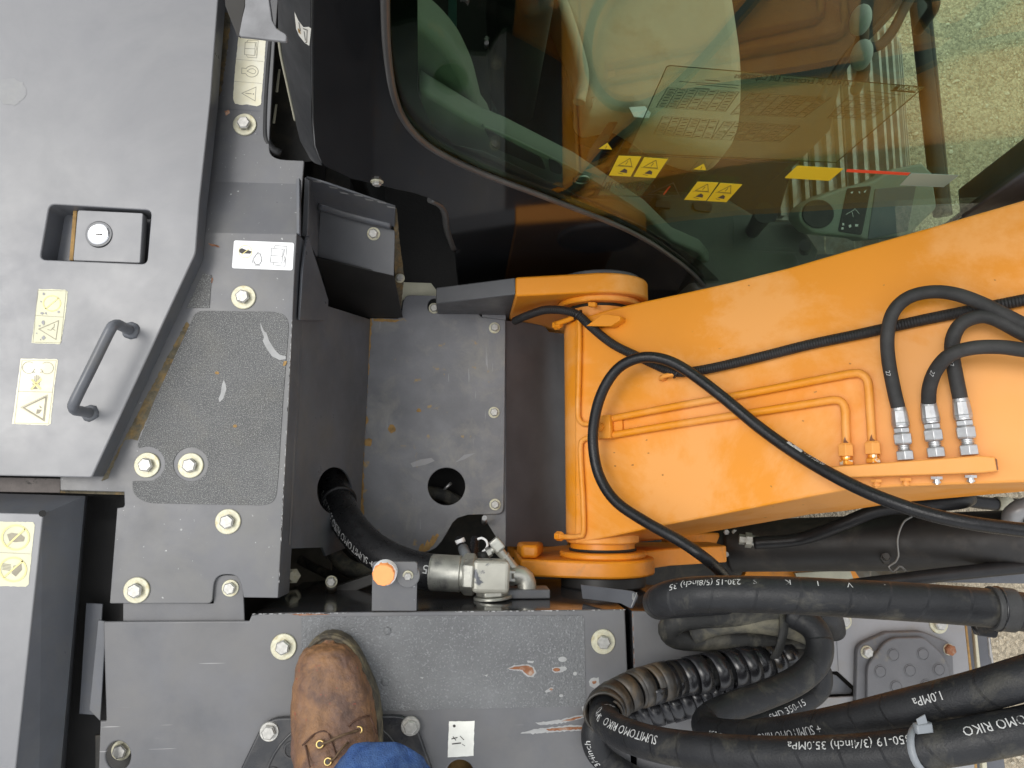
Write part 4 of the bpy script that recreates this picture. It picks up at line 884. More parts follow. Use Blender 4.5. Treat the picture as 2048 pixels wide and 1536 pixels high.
    for q in ([(470, 25), (400, 72), (507, 78)], [(1260, 195), (1175, 240), (1280, 248)]):
        d = dec(K(q)); cx = sum(p[0] for p in q)/3; cy = sum(p[1] for p in q)/3
        sheet('decal_symbols', ribbons([(K([(cx+6, cy-10), (cx-4, cy+12)]), False, 1)], 1), off(WP, .0016), M['ink'], d)
    dec(rnd(K5([(190, 212, 14), (570, 235, 10), (455, 335, 14), (85, 312, 10)])))
    dec(K5([(600, 240), (1118, 270), (1095, 290), (590, 262)]), 'red')
    dec(K5([(1125, 272), (1515, 290), (1390, 387), (1030, 372)]), 'decalback', 'decal_back')
    sub = plate('control_decal', K([(650, 118), (1000, 138), (740, 470), (390, 452)]), off(WP, -.0056), .0004, M['film'], t, bev=0)
    L = [(K([(650, 118), (2048, 190)]), False, 1.3), (K([(610, 0), (388, 450)]), False, .9), (K([(390, 452), (1080, 475), (1330, 180)]), False, .7), (K([(1085, 320), (1210, 175)]), False, .7), (K([(735, 470), (965, 170)]), False, .6), (K([(1650, 510), (1960, 200)]), False, .5)]
    for i in range(7): L.append((K(circ(555+48*i, 372+3*i, 20, 24, 12)), True, .8))
    for x in (440, 462, 484, 710, 730, 752): L.append((K([(x+26, 345), (x-4, 415)]), False, 1.5))
    L.append((K([(800, 445), (1010, 350), (1060, 460)]), True, 1.4))
    sheet('control_symbols', ribbons(L, 1), Dd, M['ink'], sub)
    sheet('control_mark', ribbons([(K([(985, 378), (930, 448)]), False, 3.2)], 1), Dd, M['red'], sub)
M['cabmatt'] = mat('satin_cab_paint', (.014, .015, .017), .5, spec=.25, var=.25, vscale=6, rvar=.1)
M['trimshade'] = mat('shaded_green_trim', (.055, .064, .052), .55, var=.2, vscale=12, bump=.2, bscale=400)  # darker copy of the cab trim, interior shade put into its colour
M['decalback'] = mat('decal_backing', (.30, .36, .28), .6)
cab()
def cab_inside():
    # seat: cushion and backrest
    s = thing('operator_seat', 'pale cream covered operator seat inside the cab window', 'seat', PZ(1300, 120, -.5))
    out = rnd([(1085, -170), (1112, 5), (1150, 85, 20), (1166, 150, 20), (1160, 205, 14), (1180, 226, 10), (1245, 212, 10), (1285, 235, 10), (1330, 268), (1400, 296, 30), (1462, 300, 40), (1487, 245, 40), (1492, 120, 60), (1468, -40), (1440, -170)])
    plate('seat_cushion', out, zp(-.24), .13, M['seatcloth'], s, bev=.028, res=4)
    plate('seat_base', [(1120, -170), (1175, 215), (1400, 280), (1470, 240), (1440, -170)], zp(-.37), .17, M['trimdark'], s)
    plate('backrest', rnd([(985, -260), (1000, -40, 20), (1050, 30, 30), (1110, 10, 20), (1120, -260)]), zp(.02), .4, M['trimdark'], s, bev=.02)
    tube('seat_edge_cord', [PZ(1116, -20, -.225), PZ(1150, 80, -.225), PZ(1166, 150, -.225), PZ(1158, 205, -.225)], .012, M['seatcloth'], s, 10)
    plate('paper_tag', [(1258, 214), (1290, 212), (1302, 226), (1298, 236), (1268, 234)], zp(-.225), .002, M['white'], s)
    plate('dark_strip', [(1246, 203), (1254, 210), (1200, 310), (1172, 420), (1150, 400), (1178, 300)], zp(-.30), .004, M['trimdark'], s)  # long dark strip across the seat front
    plate('side_cover', rnd([(985, 150, 10), (1005, 120, 12), (1014, 180, 8), (1010, 235, 8), (988, 240, 6)]), zp(-.36), .1, M['teal'], s, bev=.01)
    plate('teal_reflection', [(897, -60), (914, -60), (913, 95), (896, 95)], yp(.80), .02, M['teal'], s)  # teal bar drawn in for a reflection in the window
    # monitor
    m = thing('monitor', 'grey green cab monitor with dark screen and round knob', 'monitor', PZ(1750, 440, -.5))
    K = crop(1548, 280, 4.096)
    mp = p3((1600, 420, -.33), (1860, 380, -.33), (1740, 500, -.36))
    plate('housing', rnd(K([(190, 640, 60), (240, 530, 80), (420, 440, 60), (600, 385), (820, 330), (980, 235, 20), (1215, 188, 20), (1300, 270), (1340, 560, 40), (1250, 640, 40), (1100, 790, 30), (740, 825, 30), (700, 800), (300, 760, 60)])), mp, .05, M['monitorgrey'], m, bev=.006, res=3)
    plate('screen', rnd(K([(830, 400, 10), (1165, 375, 10), (1095, 745, 20), (770, 815, 16)])), off(mp, .0015), .003, M['screen'], m)
    plate('key_panel', rnd(K([(600, 395, 20), (800, 375, 20), (720, 780, 24), (525, 750, 24)])), off(mp, .0015), .003, M['trimdark'], m)
    plate('dial', K(circ(365, 605, 130, 118, 30)), off(mp, .004), .008, M['trimdark'], m, bev=.002)
    for q in ([(625, 430), (650, 420), (640, 440)], [(690, 425), (705, 420), (705, 440)], [(735, 425), (760, 405), (745, 432)], [(610, 700), (630, 690), (635, 710), (618, 720)], [(665, 690), (690, 690), (688, 708), (664, 708)], [(560, 680), (575, 680), (575, 700), (560, 700)], [(552, 715), (570, 715), (570, 733), (552, 733)]):
        sheet('key_symbol', [K(q)], off(mp, .002), M['white'], m)
    sheet('key_symbol', ribbons([(K([(590, 610), (660, 570)]), False), (K([(660, 560), (700, 605)]), False), (K([(640, 590), (650, 630)]), False)], .9), off(mp, .002), M['white'], m)
    # travel levers
    for i, (x, y, lab) in enumerate(((1721, 40, 'grey travel lever knob nearer the top edge behind the cab window'), (1723, 110, 'lower grey travel lever knob in front of the seat'))):
        lv = thing('travel_lever', lab, 'lever', PZ(x-10, y+60, -.5), 'travel levers')
        p = PZ(x, y, -.16); q = PZ(x-12, y+70, -.5)
        tube('shaft', [q, q.lerp(p, .6)+Vector((.01, 0, 0)), p], .013, M['shaft'], lv, 10)
        bm = bmesh.new(); ax = (p-q).normalized()
        bmesh.ops.create_uvsphere(bm, u_segments=18, v_segments=10, radius=1, matrix=Matrix.Translation(p) @ Matrix.Rotation(R(4), 4, 'Z') @ Matrix.Diagonal((.016, .027, .03, 1)))
        from_bm('knob', bm, M['knob'], lv, smooth=True)
M['teal'] = mat('dull_teal', (.06, .12, .12), .5)
M['screen'] = mat('reflection_grey_screen', (.10, .12, .135), .2)  # bluish grey base colour stands in for a reflection on the screen
M['monitorgrey'] = mat('monitor_housing', (.24, .275, .23), .5, var=.06, vscale=20)
M['shaft'] = mat('brown_lever_boot', (.10, .05, .03), .6)
M['knob'] = mat('grey_knob', (.36, .36, .35), .45)
cab_inside()
# ================================================================== boom
BN = Vector((-.6, 0, .8)); BP = (Vector((.18, 0, -.225)), BN)
def BO(px, py, h=0): return U(px, py, off(BP, h))
PIV = Vector((.25, 0, -.256))
def xz_extrude(name, prof, y0, y1, m_, parent, bev=.003):
    bm = bmesh.new(); a = [bm.verts.new((x, y0, z)) for x, z in prof]; b = [bm.verts.new((x, y1, z)) for x, z in prof]; n = len(prof)
    for i in range(n): j = (i+1) % n; bm.faces.new((a[i], a[j], b[j], b[i]))
    bm.faces.new(list(reversed(a))); bm.faces.new(b)
    o = from_bm(name, bm, m_, parent, angle=30)
    if bev: bevelmod(o, bev, 2, 40)
    return o
def ycyl(name, c, r, y0, y1, m_, parent, n=40):
    bm = stack(Vector((c.x, y0, c.z)), Vector((c.x, y1, c.z)), [(0, 1, r, r, n)])
    o = from_bm(name, bm, m_, parent, angle=40); bevelmod(o, .003, 2, 40); return o
def boom():
    t = thing('boom', 'orange excavator boom arm rising towards the photo edge with pipes', 'boom', (PIV.x, .1, PIV.z-.1))
    up = [(1150, 640), (1220, 618), (1300, 600), (1380, 583), (1460, 565), (1580, 535), (1700, 500), (1860, 455), (2048, 400), (2200, 352), (2600, 225)]
    lo = [(1150, 1088), (1220, 1074), (1308, 1055), (1408, 1036), (1508, 1016), (1608, 996), (1690, 980), (1800, 973), (2048, 965), (2200, 960), (2600, 946)]
    fl = [(1200, 1096), (1260, 1086), (1336, 1078), (1420, 1064), (1520, 1047), (1620, 1029), (1690, 1022), (1800, 1005), (2048, 983), (2200, 975), (2600, 955)]
    rings = []
    for a, b, c in zip(up, lo, fl):
        A = BO(*a); B = BO(*b); d = .24
        zc = B.z-d; C = PZ(c[0], c[1], zc); D = Vector((A.x+.02, A.y+.004, A.z-d))
        rings.append([A, B, C, D])
    bm = loft(rings); o = from_bm('beam', bm, M['orange'], t); bevelmod(o, .0035, 2, 40)
    y_up = BO(1150, 640).y; y_lo = BO(1150, 1088).y
    ycyl('foot_tube', PIV, .066, y_lo, y_up, M['orange'], t)
    ycyl('foot_boss', PIV, .058, y_up-.005, y_up+.055, M['orange'], t); ycyl('foot_boss', PIV, .058, y_lo-.035, y_lo+.005, M['orange_side'], t)
    # lug blocks
    plate('lug', [(1172, 652), (1205, 628), (1240, 632), (1240, 640), (1222, 652)], off(BP, .022), .024, M['orange'], t, bev=.001)
    plate('lug', rnd([(1176, 604), (1190, 604), (1190, 613), (1176, 613)]), off(BP, .012), .01, M['orange'], t, bev=.001)
    # grease pipes
    r = .0048
    def pipe(pts, h=.006, rr=r): return tube('grease_pipe', [BO(x, y, h_ if len(q) > 2 else h) for q in pts for (x, y, h_) in [(q+(h,))[:3]]], rr, M['orange'], t, 10)
    pipe([(1112, 648, .0), (1135, 640, .004), (1152, 633, .006), (1157, 638, .006), (1159, 660), (1158, 740), (1156, 820), (1158, 838), (1165, 847), (1180, 848), (1200, 845)])
    pipe([(1115, 1073, -.004), (1140, 1074, .002), (1160, 1072, .005), (1167, 1064), (1166, 1000), (1162, 930), (1161, 895), (1164, 882), (1175, 876), (1200, 872)])
    for x, y in ((1110, 651), (1114, 1072)):
        p = BO(x, y, -.006); bm = stack(p, p+Vector((.010, 0, .012)), [(0, .7, .0085, .0085, 6), (.7, 1, .0075, .006, 6)]); from_bm('pipe_nut', bm, M['orange'], t)
    cl = plate('pipe_clamp', [(1195, 832), (1219, 829), (1221, 876), (1197, 878)], off(BP, .022), .02, M['orange'], t, bev=.0015)
    plate('clamp_pad', [(1219, 842), (1244, 839), (1245, 860), (1221, 864)], off(BP, .006), .006, M['orange'], t, bev=.001)
    p = BO(1199, 854, .024); bm = stack(p, p+BN*.008, [(0, .6, .0075, .0075, 14), (.6, 1, .006, .0045, 14)]); from_bm('clamp_bolt', bm, M['orange'], t)
    pipe([(1219, 838), (1350, 813), (1500, 786), (1650, 757), (1705, 747), (1722, 748), (1733, 758), (1737, 775), (1740, 820), (1744, 885)], .008, .0062)
    pipe([(1220, 871), (1350, 849), (1500, 826), (1640, 804), (1670, 800), (1684, 805), (1690, 820), (1691, 850), (1693, 892)], .008, .0062)
    # eyelet rod and manifold bar
    tube('eyelet', [BO(1332, 756, 0), BO(1322, 758, .008), BO(1328, 752, .014), BO(1355, 748, .014), BO(1372, 748, 0)], .004, M['orange'], t, 8)
    BB = off(BP, .030)
    bar = plate('manifold_bar', [(1650, 934), (1958, 911), (1990, 914), (1997, 942), (1962, 946), (1653, 957)], BB, .030, M['orange'], t, bev=.002)
    sheet('joint_rust', [jag([(1990, 916), (1994, 918), (1997, 940), (1994, 941)], .6, 3)], BB, M['rust'], bar)
    # stacks of fittings along the bar
    def fit(x0, y0, x1, y1, segs, m_, nm):
        p = BO(x0, y0, .016); q = BO(x1, y1, .016); bm = stack(p, q, segs); o = from_bm(nm, bm, m_, t, angle=25); bevelmod(o, .0008, 2, 30); return o
    for (x, y, xt) in ((1693, 930, 1691), (1747, 926, 1744)):
        fit(x, y, xt, y-44, [(0, .22, .0105, .0105, 6), (.22, .40, .0075, .0075, 14)], M['orangebright'], 'union')
        fit(x, y, xt, y-44, [(.40, .92, .0112, .0112, 6), (.92, 1.0, .0105, .008, 6)], M['orange'], 'pipe_nut')
        sheet('bare_chip', [jag([(xt-5, y-46), (xt-1, y-58), (xt+1, y-50), (xt+7, y-44), (xt-4, y-44)], .6, 2)], off(BP, .0145), M['rust'], t)
    for i, x in enumerate((1696, 1752, 1811, 1873, 1941)):
        y = 962-i*3.0; p = BO(x, y, .012); q = BO(x+1, y+16, .012)
        bm = stack(p, q, [(0, .35, .0078, .0078, 6), (.35, .6, .004, .004, 10), (.6, .85, .0052, .0052, 10), (.85, 1, .003, .003, 10)])
        from_bm('grease_nipple', bm, M['orange'] if i in (1, 2) else M['bright'], t, angle=30)
    # dark spots of wear
    for (x, y) in ((1498, 571), (1494, 848), (1700, 727), (1768, 570), (1606, 842), (1990, 560), (1293, 880), (1265, 930), (1325, 950), (1228, 905), (1230, 932), (1297, 906)):
        sheet('paint_spot', [jag(circ(x, y, 2.2, 1.4, 8), .7, 3)], BP, M['rustdot'], t)
M['orangebright'] = mat('half_painted_fitting', (.75, .62, .45), .35, metal=.5, dirt=(.8, .3, .03), dirt_amt=.5, dscale=60, dsharp=.02)
M['rustdot'] = mat('dark_paint_spot', (.42, .16, .03), .7)
boom()
def brackets():
    for nm, lab, yo, yi, side in (('mounting_bracket', 'orange boom mounting bracket plate beside the black cab panel', PZ(1200, 549, -.18).y, PZ(1200, 588, -.18).y, 1), ('mounting_bracket', 'orange boom mounting bracket plate beside the hose fittings', PZ(1200, 1157, -.18).y, PZ(1200, 1122, -.18).y, -1)):
        t = thing(nm, lab, 'bracket', (PIV.x, (yo+yi)/2, -.6), 'boom mounting brackets')
        Rb = .092; prof = []
        for k in range(0, 19):
            a = R(112-k*9.4); prof.append((PIV.x+Rb*math.cos(a), PIV.z+Rb*math.sin(a)))
        xs = PZ(1031, 575, -.2).x if side > 0 else PZ(1040, 1140, -.22).x
        zs = -.205 if side > 0 else -.215
        prof += [(PIV.x+.06, -.62), (xs, -.62), (xs, zs)]
        xz_extrude('bracket_plate', prof, min(yo, yi), max(yo, yi), M['orange'] if side > 0 else M['orange_side'], t, .004)
        if side > 0:
            x2 = PZ(872, 590, -.28).x
            xz_extrude('grey_tail', [(xs, zs), (xs, -.62), (x2, -.62), (x2, -.285)], yi+.003, yo-.001, M['side2'], t, .002)
        else:
            xz_extrude('front_arm', [(PIV.x+.055, -.205), (PIV.x+.095, -.295), (PIV.x+.15, -.345), (.53, -.40), (.53, -.50), (PIV.x, -.50)], min(yo, yi)+.002, max(yo, yi)+.006, M['orange_side'], t, .003)
            xz_extrude('back_lug', [(xs+.002, -.222), (xs+.03, -.215), (xs+.05, -.3), (xs-.0, -.3)], yi+.001, yi+.024, M['orange_side'], t, .006)
        # thrust ring, then disc cap on the outside
        ycyl('thrust_ring', PIV, .078, yi, yi-.011*side, M['orange'] if side > 0 else M['orange_side'], t)
        ycyl('shim', PIV, .061, yi-.011*side, yi-.016*side, M['trimdark'], t)
        ycyl('pin_cap', PIV, .078 if side > 0 else .076, yo, yo+.010*side if side > 0 else yo-.022, M['side2'] if side > 0 else M['black2'], t)
brackets()
def cylinder():
    t = thing('boom_cylinder', 'black boom lift cylinder lying beside the orange boom', 'cylinder', PZ(1700, 1090, -.7))
    a = PZ(1462, 1092, -.55); b = PZ(2120, 1078, -.22)
    P_ = Path([a, a.lerp(b, .5), b]); tube('barrel', P_, .056, M['cyl'], t, 32)
    d = (b-a).normalized()
    tube('end_gland', [a-d*.04, a+d*.004], .050, M['black'], t, 28)
    o = plate('orange_lug', rnd([(1336, 1066, 6), (1440, 1066, 4), (1442, 1112, 4), (1338, 1112)]), zp(-.52), .06, M['orange_side'], t, bev=.004)
    p = PZ(1478, 1078, -.475); bm = stack(p, p+Vector((.05, -.006, .012)), [(0, .25, .011, .011, 6), (.25, .5, .016, .016, 6), (.5, 1, .012, .011, 16)]); from_bm('port_fitting', bm, M['fitting'], t, angle=30)
    for x, y in ((1452, 1064), (1468, 1064), (1452, 1108), (1468, 1108)): bolt(x, y, zp(-.505), t, s=.6, washer=0)
    K = crop(1680, 950, 5.565)
    pts = K([(800, 465), (720, 510), (670, 600), (640, 720), (645, 830), (650, 900), (615, 970), (540, 1020), (590, 1080), (660, 1015), (710, 1045), (770, 1110)])
    tube('tie_wire', [PZ(x, y, -.295) for i, (x, y) in enumerate(pts)], .0022, M['wire'], t, 6)
    bm = stack(PZ(*K([(500, 950)])[0], -.36), PZ(*K([(515, 900)])[0], -.30), [(0, .6, .010, .010, 6), (.6, 1, .006, .006, 10)]); from_bm('stud', bm, M['cyl'], t)
    h = thing('cylinder_hose', 'black hose arching over the boom lift cylinder', 'hose', PZ(1600, 1060, -.45))
    tube('hose', [PZ(1508, 1086, -.46), PZ(1600, 1078, -.42), PZ(1680, 1050, -.36), PZ(1760, 1020, -.32), PZ(1850, 1012, -.30), PZ(1920, 1005, -.30), PZ(1940, 998, -.32)], .013, M['hose'], h, 14)
    h = thing('return_hose', 'dark curved hose with pale collar over the gravel beside the boom', 'hose', PZ(1980, 1000, -.5))
    tube('hose', [PZ(1890, 988, -.5), PZ(1930, 1000, -.5), PZ(1990, 1008, -.5), PZ(2100, 1010, -.5)], .014, M['hose'], h, 14)
    tube('collar', [PZ(1992, 1008, -.5), PZ(2020, 1009, -.5)], .0165, M['creamy'], h, 14)
    e = thing('steel_elbow', 'rounded grey steel pipe end at the photo edge beside the boom', 'pipe', PZ(2048, 1035, -.3))
    tube('pipe', [PZ(2026, 1050, -.22), PZ(2024, 1034, -.2), PZ(2036, 1020, -.19), PZ(2060, 1012, -.19), PZ(2100, 1012, -.19)], .017, M['steelgrey'], e, 14)
    pl_ = thing('side_pipe', 'straight black pipe beside the boom cylinder and thick hose', 'pipe', PZ(1900, 1145, -.4))
    tube('pipe', [PZ(1700, 1172, -.30), PZ(1800, 1160, -.28), PZ(1900, 1148, -.26), PZ(2100, 1128, -.22)], .013, M['hose'], pl_, 12)
    plate('rail', [(1830, 1164), (2100, 1140), (2100, 1168), (1960, 1166)], zp(-.35), .01, M['shield'], pl_)
M['wire'] = mat('thin_grey_wire', (.2, .2, .19), .45, metal=.5)
M['steelgrey'] = mat('grey_steel_pipe', (.25, .25, .25), .35, metal=.3)
cylinder()
# ================================================================== hoses on the boom
def boom_hoses():
    t = thing('wiring_loom', 'thin black corrugated wiring loom running along the top of the boom', 'loom', BO(1350, 745))
    P_ = Path([PZ(1030, 642, -.30), BO(1052, 632, .01), BO(1090, 620, .018), BO(1128, 621, .016), BO(1156, 630, .014), BO(1180, 652, .012), BO(1225, 688, .011), BO(1280, 715, .011), BO(1330, 738, .011), BO(1362, 745, .013), BO(1420, 737, .011), BO(1520, 714, .010), BO(1620, 689, .009), BO(1720, 668, .009), BO(1860, 637, .009), BO(2048, 600, .010), BO(2150, 580, .010), BO(2450, 520, .010)], .004)
    tube('loom_sleeve', P_, .0078, M['loom'], t, 14)
    for (x, y) in ((1156, 630), (1355, 746)):
        p = BO(x, y, .013); n = 20; d = Vector((.6, -.5, .2)).normalized(); a, b, c = frame(d)
        tube('cable_tie', Path([p+(a*math.cos(2*math.pi*k/n)+b*math.sin(2*math.pi*k/n))*.0098 for k in range(n+1)], smooth=False), .0018, M['plastic'], t, 6, cap=False)
    t = thing('looped_hose', 'single black hose looping in a wide arc over the boom', 'hose', BO(1250, 900))
    pts = [PZ(1462, 1175, -.10), PZ(1447, 1150, -.10), BO(1412, 1118, .05), BO(1360, 1082, .06), BO(1290, 1043, .058), BO(1232, 1003, .055), BO(1200, 955, .052), BO(1187, 900, .052), BO(1188, 845, .055), BO(1204, 785, .06), BO(1235, 738, .06), BO(1278, 716, .058), BO(1325, 718, .05), BO(1372, 740, .042), BO(1440, 790, .035), BO(1520, 856, .030), BO(1600, 912, .035), BO(1680, 958, .05), BO(1760, 995, .06), BO(1850, 1026, .06), BO(1940, 1046, .05), BO(2048, 1060, .03), BO(2150, 1068, .02), BO(2450, 1085, .02)]
    P_ = Path(pts, .005); r = .0090; tube('hose', P_, r, M['hosesemi'], t, 18)
    # printed band
    def s_at(px, py, h):
        q = BO(px, py, h); return min(range(len(P_.P)), key=lambda i: (P_.P[i]-q).length)
    s0 = P_.S[s_at(1573, 893, .03)]; s1 = P_.S[s_at(1655, 945, .04)]
    hose_text('PARKER 421SN-6 2SN', P_, r, s0+.002, .0085, M['hosetext'], t, ang=-35, rev=False, squeeze=.62) if False else hose_text('- 10 7.50/00', P_, r, s0+.030, .010, M['hosetext'], t, ang=-38, rev=False, squeeze=.7)
    bm = bmesh.new(); V = []
    for k in range(9):
        p, tt = P_.at(s0+.026*k/8); up = Vector((0, 0, 1)); c = (up-tt*up.dot(tt)).normalized(); sd = tt.cross(c)
        V.append([bm.verts.new(p+(c*math.cos(R(a))+sd*math.sin(R(a)))*(r+.0005)) for a in (-62, -46, -30, -14)])
    for a, b in zip(V, V[1:]):
        for i in range(3): bm.faces.new((a[i], a[i+1], b[i+1], b[i]))
    from_bm('print_band', bm, M['hosetext'], t)
    # three hoses with crimped ends
    H3 = (('leftmost of the three steel ended hoses on the boom bar', [(1797, 818), (1788, 780), (1777, 720), (1775, 670), (1786, 625), (1815, 596), (1860, 584), (1910, 588), (1970, 610), (2048, 650), (2150, 700), (2400, 830)], (1811, 920), .045),
          ('middle of the three steel ended hoses on the boom bar', [(1857, 808), (1859, 775), (1872, 740), (1900, 710), (1945, 696), (2000, 694), (2048, 700), (2150, 712), (2400, 745)], (1873, 914), .075),
          ('rightmost of the three steel ended hoses on the boom bar', [(1921, 800), (1912, 755), (1905, 715), (1905, 680), (1920, 650), (1950, 635), (1985, 636), (2048, 668), (2150, 720), (2400, 850)], (1939, 910), .045))
    for lab, px, (bx, by), hmax in H3:
        hmax *= .8
        t = thing('crimped_hose', 'black hose, '+lab, 'hose', BO(bx, by), 'hoses screwed to the boom bar')
        n = len(px); pts = [BO(x, y, .016+(hmax-.016)*min(1, i/3)) for i, (x, y) in enumerate(px)]
        a = BO(bx, by, .016); b = pts[0]
        P_ = Path(pts, .005); r = .0092; tube('hose', P_, r, M['hosematt'], t, 18)
        f = lambda s: a.lerp(b, s)
        for nm, segs in (('lower_nut', [(0, .17, .0135, .0135, 6), (.17, .19, .0130, .011, 6)]), ('neck', [(.19, .29, .0085, .0085, 18), (.205, .225, .0098, .0098, 18), (.245, .265, .0098, .0098, 18)]), ('swivel_nut', [(.29, .32, .012, .0142, 6), (.32, .50, .0142, .0142, 6), (.50, .53, .0142, .0115, 6)]), ('crimp_collar', [(.53, .62, .0125, .0125, 6), (.63, .67, .0122, .0122, 20)]), ('ferrule', [(.66, .72, .0125, .0135, 12), (.72, .96, .0132, .0118, 12), (.96, 1.03, .0118, .0110, 20)])):
            o = from_bm(nm, stack(a, b, [(q0, q1, r0*.87, r1*.87, q4) for (q0, q1, r0, r1, q4) in segs]), M['bright'], t, angle=25); bevelmod(o, .0006, 2, 30)
        hose_text('27', P_, r, .055, .008, M['hosetext'], t, ang=-50, rev=True)
M['hosesemi'] = rubber('semi_gloss_hose', (.013, .013, .014), rough=.3)
M['hosematt'] = rubber('matt_grey_hose', (.034, .033, .032), rough=.6)
boom_hoses()
M['hosedust2'] = rubber('half_dusty_hose', (.022, .022, .021), wrap=.15, wscale=20, dust=(.13, .12, .09), dust_amt=.40, rough=.6)
# ================================================================== suction hose and fittings beside the tank wall
def pit_hoses():
    t = thing('suction_hose', 'thick black suction hose curving out of the pit wall hole', 'hose', PZ(760, 1110, -.25))
    pts = [PZ(664, 935, -.36), PZ(668, 975, -.30), PZ(680, 1012, -.25), PZ(703, 1055, -.20), PZ(745, 1098, -.16), PZ(800, 1128, -.13), PZ(850, 1142, -.115), PZ(890, 1146, -.112)]
    P_ = Path(pts, .004); r = .0285; tube('hose', P_, r, M['hosesemi'], t, 26)
    def s_near(px, py, z):
        q = PZ(px, py, z); return P_.S[min(range(len(P_.P)), key=lambda i: (P_.P[i]-q).length)]
    hose_text('\u2756 SUMITOMO RIKO' if False else 'SUMITOMO RIKO', P_, r, s_near(764, 1112, -.15)-.002, .0185, M['hosetext'], t, ang=34, rev=True, squeeze=.72)
    q = s_near(764, 1112, -.15)+.008
    hose_text('+', P_, r, q+.004, .022, M['hosetext'], t, ang=34, rev=True)
    hose_text('IBG 35-32 3.5MPa', P_, r, s_near(700, 1068, -.2)+.0, .0175, M['hosetext'], t, ang=34, rev=True, squeeze=.8)
    hose_text('3.5', P_, r, P_.L-.012, .019, M['hosetext'], t, ang=-12, rev=True, squeeze=.85)
    n = 26; p, tt = P_.at(s_near(678, 1006, -.26)); a, b, c = frame(tt)
    tube('strap', Path([p+(a*math.cos(2*math.pi*k/n)+b*math.sin(2*math.pi*k/n))*.030 for k in range(n+1)], smooth=False), .0035, M['hose'], t, 8, cap=False)
    A = PZ(860, 1144, -.112); B = PZ(948, 1149, -.105)
    for nm, segs, sd in (('ferrule', [(-.02, .04, .0262, .0285, 32), (.04, .70, .0285, .0285, 32), (.70, .78, .0270, .0270, 32)], 0), ('swivel_nut', [(.74, .80, .029, .033, 6), (.80, 1.0, .033, .033, 6), (1.0, 1.05, .033, .027, 6)], 0)):
        o = from_bm(nm, stack(A, B, segs), M['fitting'], t, angle=25); bevelmod(o, .001, 2, 30)
    # elbow block
    bm = bmesh.new(); c = PZ(981, 1151, -.105); ax = (B-A).normalized()
    bmesh.ops.create_cube(bm, size=1, matrix=Matrix.Translation(c) @ Matrix.Rotation(R(-2), 4, 'Z') @ Matrix.Diagonal((.058, .050, .052, 1)))
    o = from_bm('elbow_block', bm, M['elbow'], t); bevelmod(o, .007, 3)
    yw = PZ(985, 1222, 0).y; q = Vector((c.x+.004, yw+.001, -.105))
    top = Vector((c.x+.002, c.y, c.z))
    for nm, segs in (('neck', [(.3, .66, .0215, .0215, 28)]), ('lock_nut', [(.60, .66, .021, .0262, 6), (.66, .84, .0262, .0262, 6), (.84, .87, .0262, .022, 6)]), ('flange', [(.87, 1.0, .0305, .0305, 32)])):
        o = from_bm(nm, stack(top, q, segs), M['fitting'], t, angle=25); bevelmod(o, .001, 2, 30)
    tube('collar', [c-ax*.036, c-ax*.026], .026, M['fitting'], t, 28)
    # small pipe with its own elbow
    s = thing('sensor_pipe', 'thin plated pipe with small elbow beside the large hose elbow', 'pipe', PZ(1045, 1160, -.15))
    a0, a1 = PZ(990, 1090, -.12), PZ(1030, 1140, -.125)
    o = from_bm('pipe', stack(a0, a1, [(0, .12, .009, .009, 6), (.12, .45, .0082, .0075, 18), (.45, .5, .0095, .0095, 18), (.5, 1, .0085, .0085, 18)]), M['fitting'], s, angle=30)
    b0 = PZ(974, 1106, -.12); o = from_bm('side_branch', stack(b0, PZ(992, 1096, -.12), [(0, .4, .0085, .0085, 6), (.4, 1, .006, .006, 14)]), M['fitting'], s, angle=30)
    bm = bmesh.new(); bmesh.ops.create_cube(bm, size=1, matrix=Matrix.Translation(PZ(994, 1090, -.12)) @ Matrix.Rotation(R(40), 4, 'Z') @ Matrix.Diagonal((.018, .022, .018, 1))); o = from_bm('pipe_block', bm, M['fitting'], s); bevelmod(o, .003)
    tube('elbow', [PZ(1022, 1150, -.125), PZ(1036, 1150, -.125), PZ(1050, 1157, -.125), PZ(1054, 1176, -.125), PZ(1054, 1190, -.125)], .0155, M['fitting'], s, 18)
    o = from_bm('nut', stack(PZ(1016, 1150, -.125), PZ(1030, 1151, -.125), [(0, 1, .017, .017, 6)]), M['fitting'], s); bevelmod(o, .001)
    yw = PZ(1050, 1222, 0).y; p = PZ(1054, 1176, -.125); o = from_bm('base_nut', stack(p, Vector((p.x, yw+.004, p.z)), [(0, .15, .015, .0185, 6), (.15, .62, .0185, .0185, 6)]), M['fitting'], s, angle=25); bevelmod(o, .001)
    bm = bmesh.new(); bmesh.ops.create_cube(bm, size=1, matrix=Matrix.Translation((p.x-.002, yw+.008, p.z-.005)) @ Matrix.Diagonal((.075, .014, .05, 1))); o = from_bm('mount_pad', bm, M['side'], s); bevelmod(o, .002)
    # sensors and wires
    k = thing('sensor_plugs', 'pair of thin black sensor plugs with a white wire arc', 'plugs', PZ(940, 1095, -.3))
    tube('plug', [PZ(918, 1078, -.26), PZ(926, 1098, -.24), PZ(934, 1118, -.22)], .008, M['plastic'], k, 12); tube('plug_sleeve', [PZ(926, 1096, -.238), PZ(936, 1122, -.21)], .0095, M['tie'], k, 12)
    tube('plug', [PZ(950, 1078, -.26), PZ(948, 1098, -.24), PZ(945, 1120, -.22)], .008, M['plastic'], k, 12)
    tube('white_mark', [PZ(919, 1078, -.25), PZ(922, 1086, -.25)], .0088, M['white'], k, 12)
    tube('white_wire', [PZ(955, 1079, -.20), PZ(963, 1076, -.20), PZ(972, 1081, -.20), PZ(975, 1090, -.20), PZ(971, 1099, -.20), PZ(965, 1104, -.20)], .0022, M['white'], k, 8)
